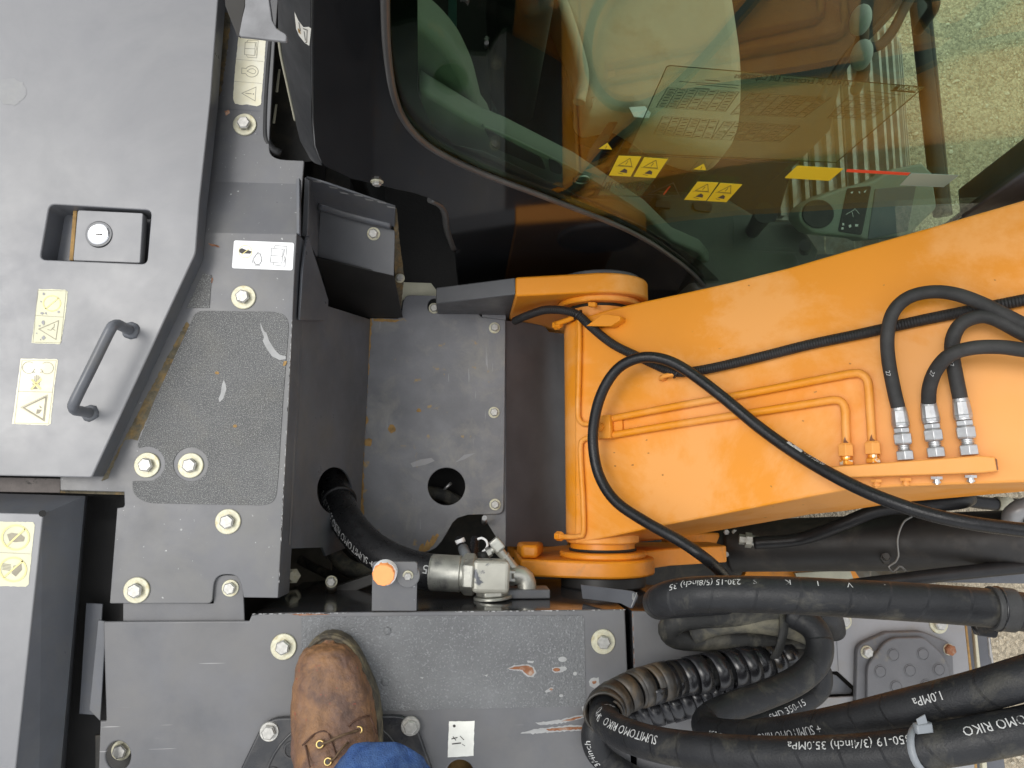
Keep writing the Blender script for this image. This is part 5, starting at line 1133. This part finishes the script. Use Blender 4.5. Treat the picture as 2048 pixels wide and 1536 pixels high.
    tube('plug_body', [PZ(968, 1104, -.16), PZ(970, 1122, -.16)], .011, M['trimdark'], k, 12)
    tube('stud', [PZ(968, 1045, -.36), PZ(969, 1036, -.33)], .005, M['bright'], k, 10)
    # more lines running through the dark gap
    for i, (lab, q, r_) in enumerate((('thin oily pilot hose crossing the dark pit corner', [(600, 1120, -.42), (660, 1150, -.38), (730, 1178, -.34), (830, 1190, -.32), (920, 1185, -.33)], .009), ('dark hose running under the large plated elbow', [(870, 1180, -.30), (960, 1150, -.36), (1060, 1120, -.40), (1120, 1110, -.45)], .014), ('thin hose along the tank wall below the orange plug', [(640, 1205, -.2), (740, 1196, -.2), (860, 1193, -.21), (950, 1196, -.22)], .008))):
        x = thing('pilot_hose', lab, 'hose', PZ(*q[2]), 'hoses in the pit gap'); tube('hose', [PZ(*v) for v in q], r_, M['hosedust2'], x, 12)
    # old pipework in the pit corner
    d = thing('drain_hose', 'dirty bent drain hose in the dark pit corner', 'hose', PZ(690, 1120, -.4))
    tube('hose', [PZ(642, 1010, -.38), PZ(652, 1060, -.36), PZ(668, 1105, -.34), PZ(700, 1136, -.32), PZ(740, 1142, -.31), PZ(800, 1140, -.31)], .0145, M['hosedust'], d, 14)
    d = thing('brace_bar', 'oily diagonal brace bar below the deck panel corner', 'bar', PZ(660, 1175, -.3))
    plate('bar', [(575, 1208), (745, 1146), (760, 1164), (600, 1226)], zp(-.22), .02, M['oily'], d, bev=.002)
    plate('cross_plate', [(575, 1098), (655, 1115), (640, 1150), (580, 1150)], zp(-.5), .01, M['oily'], d)
    bm = stack(PZ(608, 1130, -.55), PZ(608, 1130, -.49), [(0, 1, .06, .055, 30)]); from_bm('round_boss', bm, M['grime2'], d, angle=40)
    bolt(663, 1163, zp(-.17), d, s=.75, washer=.55); tube('bolt_stem', [PZ(663, 1168, -.172), PZ(662, 1182, -.22)], .009, M['oily'], d, 10)
    bm = stack(PZ(583, 1152, -.32), PZ(588, 1152, -.25), [(0, .5, .014, .014, 6), (.5, 1, .009, .009, 12)]); from_bm('brass_nut', bm, M['washer'], d)
    c = thing('corner_shield', 'small bent black sheet beside the gap in the tank covers', 'sheet', PZ(1220, 1195, -.02))
    pc = p3((1165, 1172, -.09), (1274, 1186, .01), (1250, 1213, .0))
    plate('sheet', rnd([(1161, 1169), (1268, 1182, 6), (1275, 1190, 4), (1262, 1217, 4), (1240, 1206), (1165, 1197)]), pc, .003, M['shield'], c, bev=.0006)
    K = crop(1150, 1150, 3.864)
    sheet('bright_edge', ribbons([(K([(478, 135), (435, 245)]), False, 1.6), (K([(445, 150), (450, 140), (456, 150), (450, 190), (443, 185), (445, 150)]), False, 1.2)], 1), off(pc, .0005), M['bare'], c)
M['elbow'] = mat('cream_chipped_elbow', (.43, .42, .365), .42, metal=.25, var=.1, vscale=30, dirt=(.10, .105, .12), dirt_amt=.40, dscale=34, dsharp=.03, bump=.06, bscale=200)
M['grime2'] = mat('oily_brown_boss', (.07, .06, .04), .6, var=.4, vscale=20)
pit_hoses()
# ================================================================== bundle of thick hoses on the tank cover
def bundle():
    G = 'thick hoses coiled over the tank cover'
    def hose(label, px, r, m_, step=.005, sides=24):
        t = thing('thick_hose', label, 'hose', PZ(px[len(px)//2][0], px[len(px)//2][1], 0), G)
        P_ = Path([PZ(*q) for q in px], step); tube('hose', P_, r, M[m_], t, sides); return t, P_
    def s_near(P_, px, py, z):
        q = PZ(px, py, z); return P_.S[min(range(len(P_.P)), key=lambda i: (P_.P[i]-q).length)]
    rA = .0195
    t, P_ = hose('uppermost thick wrapped hose running straight towards the photo edge', [(2600, 1300, .38), (2150, 1240, .36), (2048, 1224, .36), (1980, 1216, .355), (1850, 1206, .345), (1700, 1197, .33), (1560, 1190, .31), (1440, 1188, .285), (1372, 1191, .265), (1332, 1199, .24), (1318, 1206, .19), (1334, 1206, .13), (1380, 1204, .09), (1450, 1200, .06)], rA, 'hosewrap')
    hose_text('230-15 (5/8inch) 35', P_, rA, s_near(P_, 1486, 1189, .295), .0105, M['hosetext'], t, ang=48, rev=False, squeeze=.85)
    for x, c_ in ((1518, 'S'), (1577, 'K'), (1634, 'I'), (1692, 'V'), (1750, '.')):
        hose_text(c_, P_, rA, s_near(P_, x, 1194, .32), .0095, M['hosetext'], t, ang=50, rev=False)
    a, b = s_near(P_, 2030, 1221, .36), s_near(P_, 1985, 1216, .355)
    tube('grey_sleeve', Path([P_.at(a+(b-a)*k/4)[0] for k in range(5)]), .0218, M['sleeve'], t, 24)
    n = 28; p, tt = P_.at(s_near(P_, 1988, 1216, .355)); x_, y_, z_ = frame(tt)
    tube('sleeve_lip', Path([p+(x_*math.cos(2*math.pi*k/n)+y_*math.sin(2*math.pi*k/n))*.0214 for k in range(n+1)], smooth=False), .0015, M['plastic'], t, 6, cap=False)
    plate('sleeve_tail', rnd([(1948, 1243), (2002, 1250, 5), (1994, 1277, 5), (1960, 1272)]), zp(.335), .010, M['plastic'], t)
    rB = .0162
    t, P_ = hose('second thick hose bending back below the uppermost one', [(1640, 1212, .03), (1560, 1226, .04), (1480, 1230, .05), (1400, 1233, .055), (1358, 1241, .05), (1339, 1257, .04), (1352, 1274, .03), (1400, 1279, .022), (1470, 1278, .022), (1545, 1284, .022), (1600, 1296, .022), (1640, 1312, .02)], rB, 'hosedust2')
    t, P_ = hose('short dusty hose with pale dirt under the coil strap', [(1385, 1268, .03), (1430, 1250, .042), (1490, 1244, .046), (1550, 1250, .046), (1600, 1262, .04), (1636, 1280, .03)], .0150, 'hosedust')
    n = 30; c = PZ(1546, 1266, .035)
    bm = bmesh.new(); V = []
    for k in range(n):
        d = Vector((.010*math.cos(2*math.pi*k/n), .036*math.cos(2*math.pi*k/n), .030*math.sin(2*math.pi*k/n))); V.append([bm.verts.new(c+d+Vector((-.006, 0, 0))), bm.verts.new(c+d+Vector((.006, 0, 0)))])
    for k in range(n): j = (k+1) % n; bm.faces.new((V[k][0], V[k][1], V[j][1], V[j][0]))
    o = from_bm('strap', bm, M['hosedust2'], t, smooth=True); m = o.modifiers.new('thick', 'SOLIDIFY'); m.thickness = .0025; m.offset = 1
    # D: big arc with print, rising towards the photo edge
    rD = .0182
    t, P_ = hose('thick hose in a wide S curve with large white lettering', [(1575, 1228, .05), (1606, 1240, .06), (1630, 1260, .07), (1640, 1292, .078), (1630, 1328, .085), (1592, 1362, .09), (1525, 1392, .095), (1462, 1414, .10), (1424, 1432, .105), (1411, 1450, .12), (1428, 1465, .15), (1480, 1472, .19), (1560, 1468, .25), (1680, 1448, .32), (1820, 1416, .38), (1950, 1384, .42), (2060, 1352, .45), (2150, 1325, .46), (2600, 1190, .48)], rD, 'hosewrap')
    s1 = s_near(P_, 1660, 1450, .31); hose_text('+ SUMITOMO RIKO', P_, rD, s1, .0125, M['hosetext'], t, ang=-36, rev=True, squeeze=.84)
    hose_text('SHD 350', P_, rD, s_near(P_, 1485, 1472, .19), .0105, M['hosetext'], t, ang=-30, rev=True, squeeze=.85)
    hose_text('1.0MPa', P_, rD, s_near(P_, 1902, 1396, .405), .0110, M['hosetext'], t, ang=-42, rev=True, squeeze=.85)
    t, P_ = hose('thick hose tucked under the S curved hose with faint lettering', [(1618, 1318, .03), (1640, 1345, .035), (1636, 1378, .035), (1600, 1406, .035), (1540, 1434, .035), (1470, 1458, .035), (1420, 1476, .03)], .0162, 'hosewrap')
    hose_text('SHD 350-15', P_, .0162, s_near(P_, 1530, 1438, .035), .0125, M['hosetext'], t, ang=20, rev=True, squeeze=.9)
    # F: lower long hose under a spiral guard
    rF = .0188
    t, P_ = hose('long lower thick hose that leaves a black spiral guard', [(1640, 1306, .02), (1560, 1320, .03), (1470, 1336, .04), (1390, 1350, .05), (1320, 1364, .065), (1262, 1382, .085), (1224, 1404, .10), (1208, 1424, .12), (1214, 1446, .15), (1248, 1468, .19), (1320, 1490, .24), (1420, 1504, .29), (1540, 1512, .33), (1680, 1512, .37), (1800, 1502, .40), (1930, 1482, .43), (2060, 1456, .45), (2150, 1436, .46), (2600, 1340, .48)], rF, 'hosewrap')
    hose_text('SUMITOMO RIKO', P_, rF, s_near(P_, 1336, 1492, .25), .0135, M['hosetext'], t, ang=-40, rev=True, squeeze=.84)
    hose_text('SHD 350-19', P_, rF, s_near(P_, 1228, 1457, .165), .0125, M['hosetext'], t, ang=-30, rev=True, squeeze=.80)
    hose_text('350-19 (3/4inch) 35.0MPa', P_, rF, s_near(P_, 1835, 1498, .408), .0115, M['hosetext'], t, ang=-54, rev=True, squeeze=.95)
    hose_text('SUMITOMO RIKO', P_, rF, s_near(P_, 2110, 1445, .455), .0115, M['hosetext'], t, ang=-48, rev=True, squeeze=.85)
    # spiral guard: flat ribbon wound loosely
    def spiral(t, P_, sa, sb, r, turns, wd, jit, m_='plastic', seed=1):
        rg = random.Random(seed); bm = bmesh.new(); N = turns*26; V = []
        ph = [rg.uniform(-jit, jit) for _ in range(turns+2)]; rj = [rg.uniform(0, jit*.5) for _ in range(turns+2)]
        for k in range(N+1):
            f = k/N; tt_ = f*turns; i = int(tt_); fr = tt_-i; sm = fr*fr*(3-2*fr)
            s = sa+(sb-sa)*f+(ph[i]*(1-sm)+ph[i+1]*sm); rr = r+rj[i]*(1-sm)+rj[i+1]*sm
            row = []
            for e in (-.5, .5):
                p, tg = P_.at(s+e*wd); up = Vector((0, 0, 1)); c = (up-tg*up.dot(tg)).normalized(); sd = tg.cross(c); a = 2*math.pi*tt_
                row.append(bm.verts.new(p+(c*math.cos(a)+sd*math.sin(a))*rr))
            V.append(row)
        for a, b in zip(V, V[1:]): bm.faces.new((a[0], a[1], b[1], b[0]))
        o = from_bm('spiral_guard', bm, M[m_], t, smooth=True); m = o.modifiers.new('thick', 'SOLIDIFY'); m.thickness = .003; m.offset = 1
        return o
    spiral(t, P_, s_near(P_, 1580, 1302, .045), s_near(P_, 1300, 1366, .075), .0202, 10, .020, .008, seed=4)
    spiral(t, P_, s_near(P_, 1345, 1350, .066), s_near(P_, 1209, 1428, .125), .0208, 9, .016, .006, 'plastic2', seed=9)
    # G: second guarded hose
    t, P_ = hose('shorter guarded hose under the spiral of the long lower hose', [(1600, 1345, .02), (1500, 1368, .028), (1420, 1388, .03), (1340, 1412, .03), (1270, 1432, .026), (1225, 1448, .022)], .0165, 'plastic')
    spiral(t, P_, P_.L*.08, P_.L*.95, .0180, 16, .016, .004, seed=12)
    # H: lower end
    t, P_ = hose('lowest hose end curling out at the bottom photo edge', [(1200, 1436, .02), (1186, 1468, .024), (1196, 1505, .024), (1235, 1538, .024), (1300, 1570, .024), (1400, 1590, .024)], .0168, 'hosewrap')
    hose_text('SHD 350-19 3/4inch', P_, .0168, s_near(P_, 1228, 1534, .024)+.035, .013, M['hosetext'], t, ang=38, rev=True, squeeze=.8)
    t, P_ = hose('short dark hose end behind the strapped coil', [(1560, 1226, .02), (1620, 1214, .03), (1660, 1200, .02), (1720, 1190, .0)], .0175, 'hose')
    t, P_ = hose('dark blunt hose stub beside the grey cover plate', [(1610, 1222, .0), (1640, 1226, .0), (1662, 1240, -.01), (1668, 1262, -.03)], .017, 'hose')
    # cable tie across the long hose
    z = thing('cable_tie', 'grey cable tie strapped round the long lower hose', 'cable tie', PZ(1860, 1490, .05))
    K = crop(1550, 1150, 3.98)
    pb = [(1838, 1455), (1846, 1452), (1868, 1480), (1880, 1545), (1866, 1545), (1852, 1490)]
    c0 = PZ(1852, 1495, .412); n = 26; ax = (PZ(1930, 1482, .43)-PZ(1800, 1502, .40)).normalized(); x_, y_, z_ = frame(ax); bm = bmesh.new(); V = []
    for k in range(n):
        d = (x_*math.cos(2*math.pi*k/n)+y_*math.sin(2*math.pi*k/n))*.0198; sl = ax*(.010*math.cos(2*math.pi*k/n+1.7)); V.append([bm.verts.new(c0+d+sl-ax*.0032), bm.verts.new(c0+d+sl+ax*.0032)])
    for k in range(n): j = (k+1) % n; bm.faces.new((V[k][0], V[k][1], V[j][1], V[j][0]))
    o = from_bm('tie_band', bm, M['tie'], z, smooth=True); m = o.modifiers.new('thick', 'SOLIDIFY'); m.thickness = .0016; m.offset = 1
    plate('tie_head', rnd(K([(1130, 1195), (1255, 1180), (1268, 1260), (1140, 1272)])), zp(.428), .008, M['tie'], z, bev=.0014)
    plate('tie_tip', K([(1128, 1150), (1195, 1110), (1218, 1180), (1140, 1195)]), zp(.431), .0015, M['tie'], z, bev=.0004)
M['sleeve'] = rubber('grey_sleeve', (.05, .05, .05), rough=.55)
M['plastic2'] = mat('muddy_plastic_coil', (.03, .027, .023), .45, var=.4, vscale=22, dirt=(.12, .085, .05), dirt_amt=.38, dscale=20, rvar=.1)
bundle()
# ================================================================== covers at the front
def front_covers():
    t = thing('front_cover', 'dark grey front tank cover half hidden under the coiled hoses', 'cover', PZ(1400, 1400, -.05))
    plate('cover_sheet', rnd([(1264, 1222, 3), (1420, 1225), (1572, 1228), (1585, 1400), (1620, 2050), (1292, 2050)]), Z0, .005, M['tank'], t, bev=.002, res=2)
    bm = bmesh.new(); a = [PZ(*q) for q in ((1292, 2050, -.003), (1264.5, 1222, -.003), (1571, 1229, -.003), (1619, 2050, -.003))]; b = [p+Vector((0, 0, -.3)) for p in a]
    A = [bm.verts.new(p) for p in a]; B = [bm.verts.new(p) for p in b]
    for i in range(3): bm.faces.new((A[i], A[i+1], B[i+1], B[i]))
    from_bm('cover_wall', bm, M['glosswall'], t)
    ch = []
    for k in range(26):
        y = random.uniform(1225, 1420); x = 1264.5+(y-1222)*.03
        ch.append([(x, y), (x+1.6, y+1), (x+1.2, y+random.uniform(3, 8)), (x, y+random.uniform(3, 6))])
    sheet('chipped_edge', ch, Z0, M['rust'], t)
    ZG = -.10; G = zp(ZG); K = crop(1550, 1150, 3.98)
    g = thing('battery_cover', 'light grey battery cover with bolted cast plate at the right', 'cover', PZ(1780, 1380, -.15))
    cut = rnd(K([(300, 770, 10), (500, 768, 12), (690, 940, 8), (640, 965, 8), (260, 985)]))
    plate('cover_sheet', rnd(K([(-120, 180), (1300, 270), (1505, 335), (1552, 780), (1600, 1700), (-120, 1700)])), G, .005, M['greypaint'], g, holes=[cut], bev=.0015)
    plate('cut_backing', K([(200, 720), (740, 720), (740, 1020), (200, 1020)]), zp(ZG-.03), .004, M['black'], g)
    plate('cut_flap', rnd(K([(320, 800), (480, 790, 20), (620, 920, 20), (600, 945), (270, 960)])), zp(ZG-.012), .003, M['side'], g)
    sheet('seam', ribbons([(K([(478, 275), (490, 500), (505, 765)]), False)], 1.2), G, M['side'], g)
    bolt(*K([(540, 365)])[0], G, g, s=.9, washer=.78); bolt(*K([(1300, 390)])[0], G, g, s=.9, washer=.85)
    pl_ = off(G, .012)
    cv = plate('cast_plate', rnd(K([(655, 590, 40), (690, 545, 20), (885, 455, 20), (1170, 448, 30), (1400, 540, 40), (1420, 640, 30), (1450, 1300), (640, 1300)])), pl_, .012, M['cover'], g, bev=.003, res=3)
    C2 = off(pl_, .008)
    ins = plate('raised_panel', rnd(K([(738, 720, 50), (880, 530, 50), (960, 498, 20), (1185, 494, 30), (1330, 620, 40), (1390, 730, 40), (1410, 1300), (735, 1300)])), C2, .008, M['cover'], g, bev=.003, res=3)
    for q in ((942, 635), (1178, 628), (838, 768), (1075, 760), (1305, 752), (965, 890), (1205, 880)):
        x, y = K([q])[0]; p = U(x, y, C2); n = 26; bm = bmesh.new()
        loft([[p+Vector((r*math.cos(2*math.pi*k/n), r*math.sin(2*math.pi*k/n), z)) for k in range(n)] for r, z in ((.0104, -.0005), (.0100, .0008), (.0088, .0008), (.0082, -.0004), (.0078, .0012), (.006, .0014))], bm=bm)
        from_bm('dimple', bm, M['cover'], ins, angle=50)
    bolt(*K([(728, 612)])[0], pl_, cv, s=.8, washer=.55); b = bolt(*K([(1382, 592)])[0], pl_, cv, s=.85, washer=.5); 
    b.data = b.data.copy(); b.data.materials.clear(); b.data.materials.append(M['rust'])
    # black side rail and edge strips
    r = thing('side_rail', 'black side rail with a pale edge strip beyond the battery cover', 'rail', PZ(1955, 1360, -.2))
    plate('rail', K([(1510, 340), (1700, 345), (1745, 760), (1850, 1700), (1590, 1700), (1550, 780)]), zp(-.16), .02, M['shield'], r)
    plate('pale_strip', K([(1585, 420), (1605, 420), (1640, 760), (1700, 1700), (1660, 1700), (1615, 765)]), zp(-.13), .008, M['creamy'], r)
    plate('brown_edge', K([(1508, 345), (1525, 350), (1572, 780), (1620, 1700), (1590, 1700), (1550, 780)]), zp(-.118), .006, M['ochre'], r)
    plate('bent_edge', jag(K([(1698, 500), (1712, 498), (1730, 630), (1748, 722), (1736, 726), (1712, 640)]), .5, 4), zp(-.14), .004, M['bare'], r)
front_covers()
# ================================================================== crawler tracks far below
def tracks():
    def shoe_mesh(w_):
        bm = bmesh.new()
        def bx(x0, x1, z0, z1, ins=0):
            bmesh.ops.create_cube(bm, size=1, matrix=Matrix.Translation(((x0+x1)/2, 0, (z0+z1)/2)) @ Matrix.Diagonal((x1-x0, w_-ins, z1-z0, 1)))
        bx(-.048, .048, -.01, 0)
        for x in (-.036, 0, .036): bx(x-.006, x+.006, 0, .022, .01)
        bmesh.ops.recalc_face_normals(bm, faces=bm.faces)
        me = bpy.data.meshes.new('track_shoe'); bm.to_mesh(me); bm.free(); me.materials.append(M['shoe']); return me
    for lab, y0, w_, zc in (('worn steel crawler track seen through the cab window', 1.03, .62, -.82), ('worn steel crawler track beyond the boom cylinder', -.56, .62, -.85)):
        t = thing('crawler_track', lab, 'track', (1.0, y0, -1.45), 'crawler tracks')
        me = shoe_mesh(w_); rr = .30; xe = 1.06; pitch = .104
        s = -1.2
        n = 0
        while s < math.pi*rr*.9:
            if s < 0: p = Vector((xe+s, y0, zc)); a = 0
            else: a = s/rr; p = Vector((xe+rr*math.sin(a), y0, zc-rr+rr*math.cos(a)))
            place('track_shoe', me, None, Matrix.Translation(p) @ Matrix.Rotation(a, 4, 'Y'), t); s += pitch; n += 1
        bm = bmesh.new(); bmesh.ops.create_cube(bm, size=1, matrix=Matrix.Translation((.4, y0, zc-.16)) @ Matrix.Diagonal((1.3, .3, .22, 1))); from_bm('track_frame', bm, M['shoelow'], t)
    # undercarriage parts seen beyond the cylinder
    u = thing('undercarriage_plate', 'orange undercarriage plate with pale cover beside the thick hose', 'plate', PZ(1650, 1150, -.7))
    plate('orange_plate', [(1500, 1125), (1700, 1128), (1726, 1166), (1640, 1180), (1480, 1172)], zp(-.62), .02, M['orange_side'], u)
    plate('pale_cover', [(1590, 1146), (1700, 1140), (1708, 1160), (1600, 1176)], zp(-.60), .01, M['creamy'], u)
tracks()
# ================================================================== boot and trouser leg of the photographer
def person():
    t = thing('person', 'one foot in a scuffed brown leather boot and blue jeans', 'person', PZ(680, 1450, .0))
    K = crop(440, 1220, 4.452)
    left = K([(905, 215), (820, 270), (745, 370), (700, 470), (676, 580), (664, 700), (660, 800), (654, 900), (655, 1000), (662, 1100), (680, 1200), (700, 1300), (725, 1420), (760, 1560), (800, 1700)])
    right = K([(1050, 215), (1140, 262), (1210, 345), (1268, 450), (1318, 560), (1362, 660), (1395, 760), (1412, 850), (1425, 940), (1435, 1030), (1440, 1110), (1440, 1220), (1430, 1340), (1410, 1480), (1380, 1620)])
    # sole
    ol = left[::-1]+K([(980, 204)])+right
    plate('sole', [(p[0], p[1]) for p in ol], zp(.030), .030, M['sole'], t, bev=.004, res=3)
    # upper: arched sections from toe to instep, ring by ring along the outline
    rings = []; n = 24
    def lerp_side(side, f):
        x = f*(len(side)-1); i = min(int(x), len(side)-2); g = x-i
        return Vector(side[i]).lerp(Vector(side[i+1]), g)
    tipc = Vector(K([(985, 215)])[0])
    hp = [(0, .034), (.03, .044), (.07, .054), (.13, .062), (.22, .068), (.34, .071), (.46, .075), (.56, .083), (.66, .093), (.76, .104), (.88, .118), (1, .13)]
    def hgt(f):
        for (a0, h0), (a1, h1) in zip(hp, hp[1:]):
            if f <= a1: u_ = (f-a0)/(a1-a0); return h0+(h1-h0)*u_
        return hp[-1][1]
    F_ = [0, .012, .03, .055, .085, .12, .17, .23, .30, .38, .46, .54, .62, .70, .78, .86, .94, 1]
    for f in F_:
        a, b = lerp_side(left, f), lerp_side(right, f)
        A = PZ(a.x, a.y, .029); B = PZ(b.x, b.y, .029); c = (A+B)/2+Vector((.0012, 0, 0)); hw = (B-A)*.5
        fwd = .004*max(0, 1-f/.10)                       # toe sits a little back from the welt
        k_ = .70 if f == 0 else min(.985, .84+1.5*f); r = []; h = hgt(f)
        for k in range(n):
            th = math.pi*(1-k/(n-1)); cx = math.cos(th); sz = math.sin(th)
            e = .70 if f < .5 else .70-.0*f
            r.append(c+hw*k_*math.copysign(abs(cx)**e, cx)+Vector((-.004 if abs(cx) > .9 else 0, -.008*(1-min(1, f*6))-fwd, (h-.029)*sz**.85)))
        rings.append([q if abs(math.cos(math.pi*(1-k/(n-1)))) < 2 else q for k, q in enumerate(r)])
    first = [Vector((q.x*.5+rings[0][n//2].x*.5, q.y+.004, .029+(q.z-.029)*.35)) for q in rings[0]]; rings.insert(0, first)
    bm = loft(rings, closed=False, cap=False); o = from_bm('boot_upper', bm, M['leather'], t, smooth=True)
    sub = o.modifiers.new('sub', 'SUBSURF'); sub.levels = 2; sub.render_levels = 2
    tex = bpy.data.textures.new('crease', 'CLOUDS'); tex.noise_scale = .022; tex.noise_depth = 2
    dm = o.modifiers.new('crease', 'DISPLACE'); dm.texture = tex; dm.strength = .008; dm.texture_coords = 'GLOBAL'; dm.mid_level = .5
    boot = o
    # height lookup on the upper
    def top(px, py, guess=.07, lift=.001):
        z = guess
        for _ in range(6):
            p = PZ(px, py, z); best = None
            for r in rings:
                for q in r:
                    d = (q.x-p.x)**2+(q.y-p.y)**2
                    if best is None or d < best[0]: best = (d, q.z)
            z = best[1]
        return PZ(px, py, z+lift)
    # welt seam and stitched lines
    welt = [PZ(p[0], p[1], .031) for p in ol]; c = sum(welt, Vector())/len(welt)
    tube('welt', Path([w_+(c-w_).normalized()*.005 for w_ in welt], .004), .0028, M['sole'], t, 8)
    def seam(pts, r=.0012, m_='leather2'): tube('seam', Path([top(*K([q])[0], lift=.0028) for q in pts], .004), r, M[m_], boot, 6)
    seam([(735, 1205), (790, 1150), (850, 1100), (920, 1078), (965, 1100), (985, 1150), (1010, 1220), (1030, 1290)])
    seam([(1150, 1040), (1165, 1010), (1210, 980), (1270, 955), (1330, 940)])
    seam([(1330, 940), (1365, 1010), (1395, 1100)]); seam([(760, 1205), (780, 1300), (800, 1400)])
    # tongue flap leather patches are one with the upper; eyelets and lace
    for q in ((890, 1195), (1235, 1070), (962, 1350)):
        p = top(*K([q])[0], lift=.0045); nrm = Vector((0, .25, 1)).normalized(); a, b, cc = frame(nrm); m_ = 18
        tube('eyelet', Path([p+(a*math.cos(2*math.pi*k/m_)+b*math.sin(2*math.pi*k/m_))*.0042 for k in range(m_+1)], smooth=False), .0014, M['brass'], boot, 6, cap=False)
        bm = stack(p-nrm*.001, p+nrm*.0004, [(0, 1, .0032, .0032, 12)]); from_bm('eyelet_hole', bm, M['ink'], boot)
    tube('lace', Path([top(*K([q])[0], lift=.0055) for q in ((893, 1195), (960, 1175), (1040, 1135), (1120, 1105), (1180, 1088), (1232, 1070))], .004), .0017, M['lace'], boot, 8)
    tube('lace', Path([top(*K([q])[0], lift=.0055) for q in ((965, 1345), (1010, 1330), (1080, 1240), (1140, 1180))], .004), .0015, M['lace'], boot, 8)
    # jeans leg: from the cuff up and back past the camera
    fr = PZ(*K([(1320, 1165)])[0], .150); rings = []; n = 40
    fl = PZ(*K([(935, 1400)])[0], .125); frr = PZ(*K([(1830, 1370)])[0], .125)
    cx = (fl.x+frr.x)/2+.004; half = (frr.x-fl.x)/2
    base = Vector((cx+.004, PZ(*K([(1340, 1150)])[0], .15).y-.078, .118)); rg = random.Random(5)
    for j in range(14):
        f = j/13; cpt = base+Vector((-.02*f, -.36*f, .42*f)); rx = half*1.14+.012*f+.006*math.sin(j*1.7); ry = .082+.03*f
        r = []
        for k in range(n):
            a = 2*math.pi*k/n; wr = 1+.035*math.sin(3*a+j*.9)*(.4+f)+.02*math.sin(7*a+j*1.3)
            z = .038*max(0, math.sin(a))*(1-f) if j < 3 else 0
            sag = .007*math.sin(j*2.1+2*a)
            r.append(cpt+Vector((rx*math.cos(a)*wr, ry*math.sin(a)*wr, z+sag-.012*math.cos(a)*(1 if j < 2 else 0))))
        rings.append(r)
    inner = [q.lerp(sum(rings[0], Vector())/n, .05) for q in rings[0]]; deep = [q.lerp(sum(rings[1], Vector())/n, .06) for q in rings[1]]
    bm = loft([deep, inner]+rings, cap=False); o = from_bm('trouser_leg', bm, M['denim'], t, smooth=True)
    leg = o
    sub = o.modifiers.new('sub', 'SUBSURF'); sub.levels = 2; sub.render_levels = 2
    dm = o.modifiers.new('fold', 'DISPLACE'); tx2 = bpy.data.textures.new('fold', 'CLOUDS'); tx2.noise_scale = .05; dm.texture = tx2; dm.strength = .020; dm.texture_coords = 'GLOBAL'; dm.mid_level = .5
M['thread'] = mat('pale_denim_thread', (.16, .27, .48), .8)
M['leather2'] = mat('dark_seam_leather', (.07, .03, .015), .7)
person()
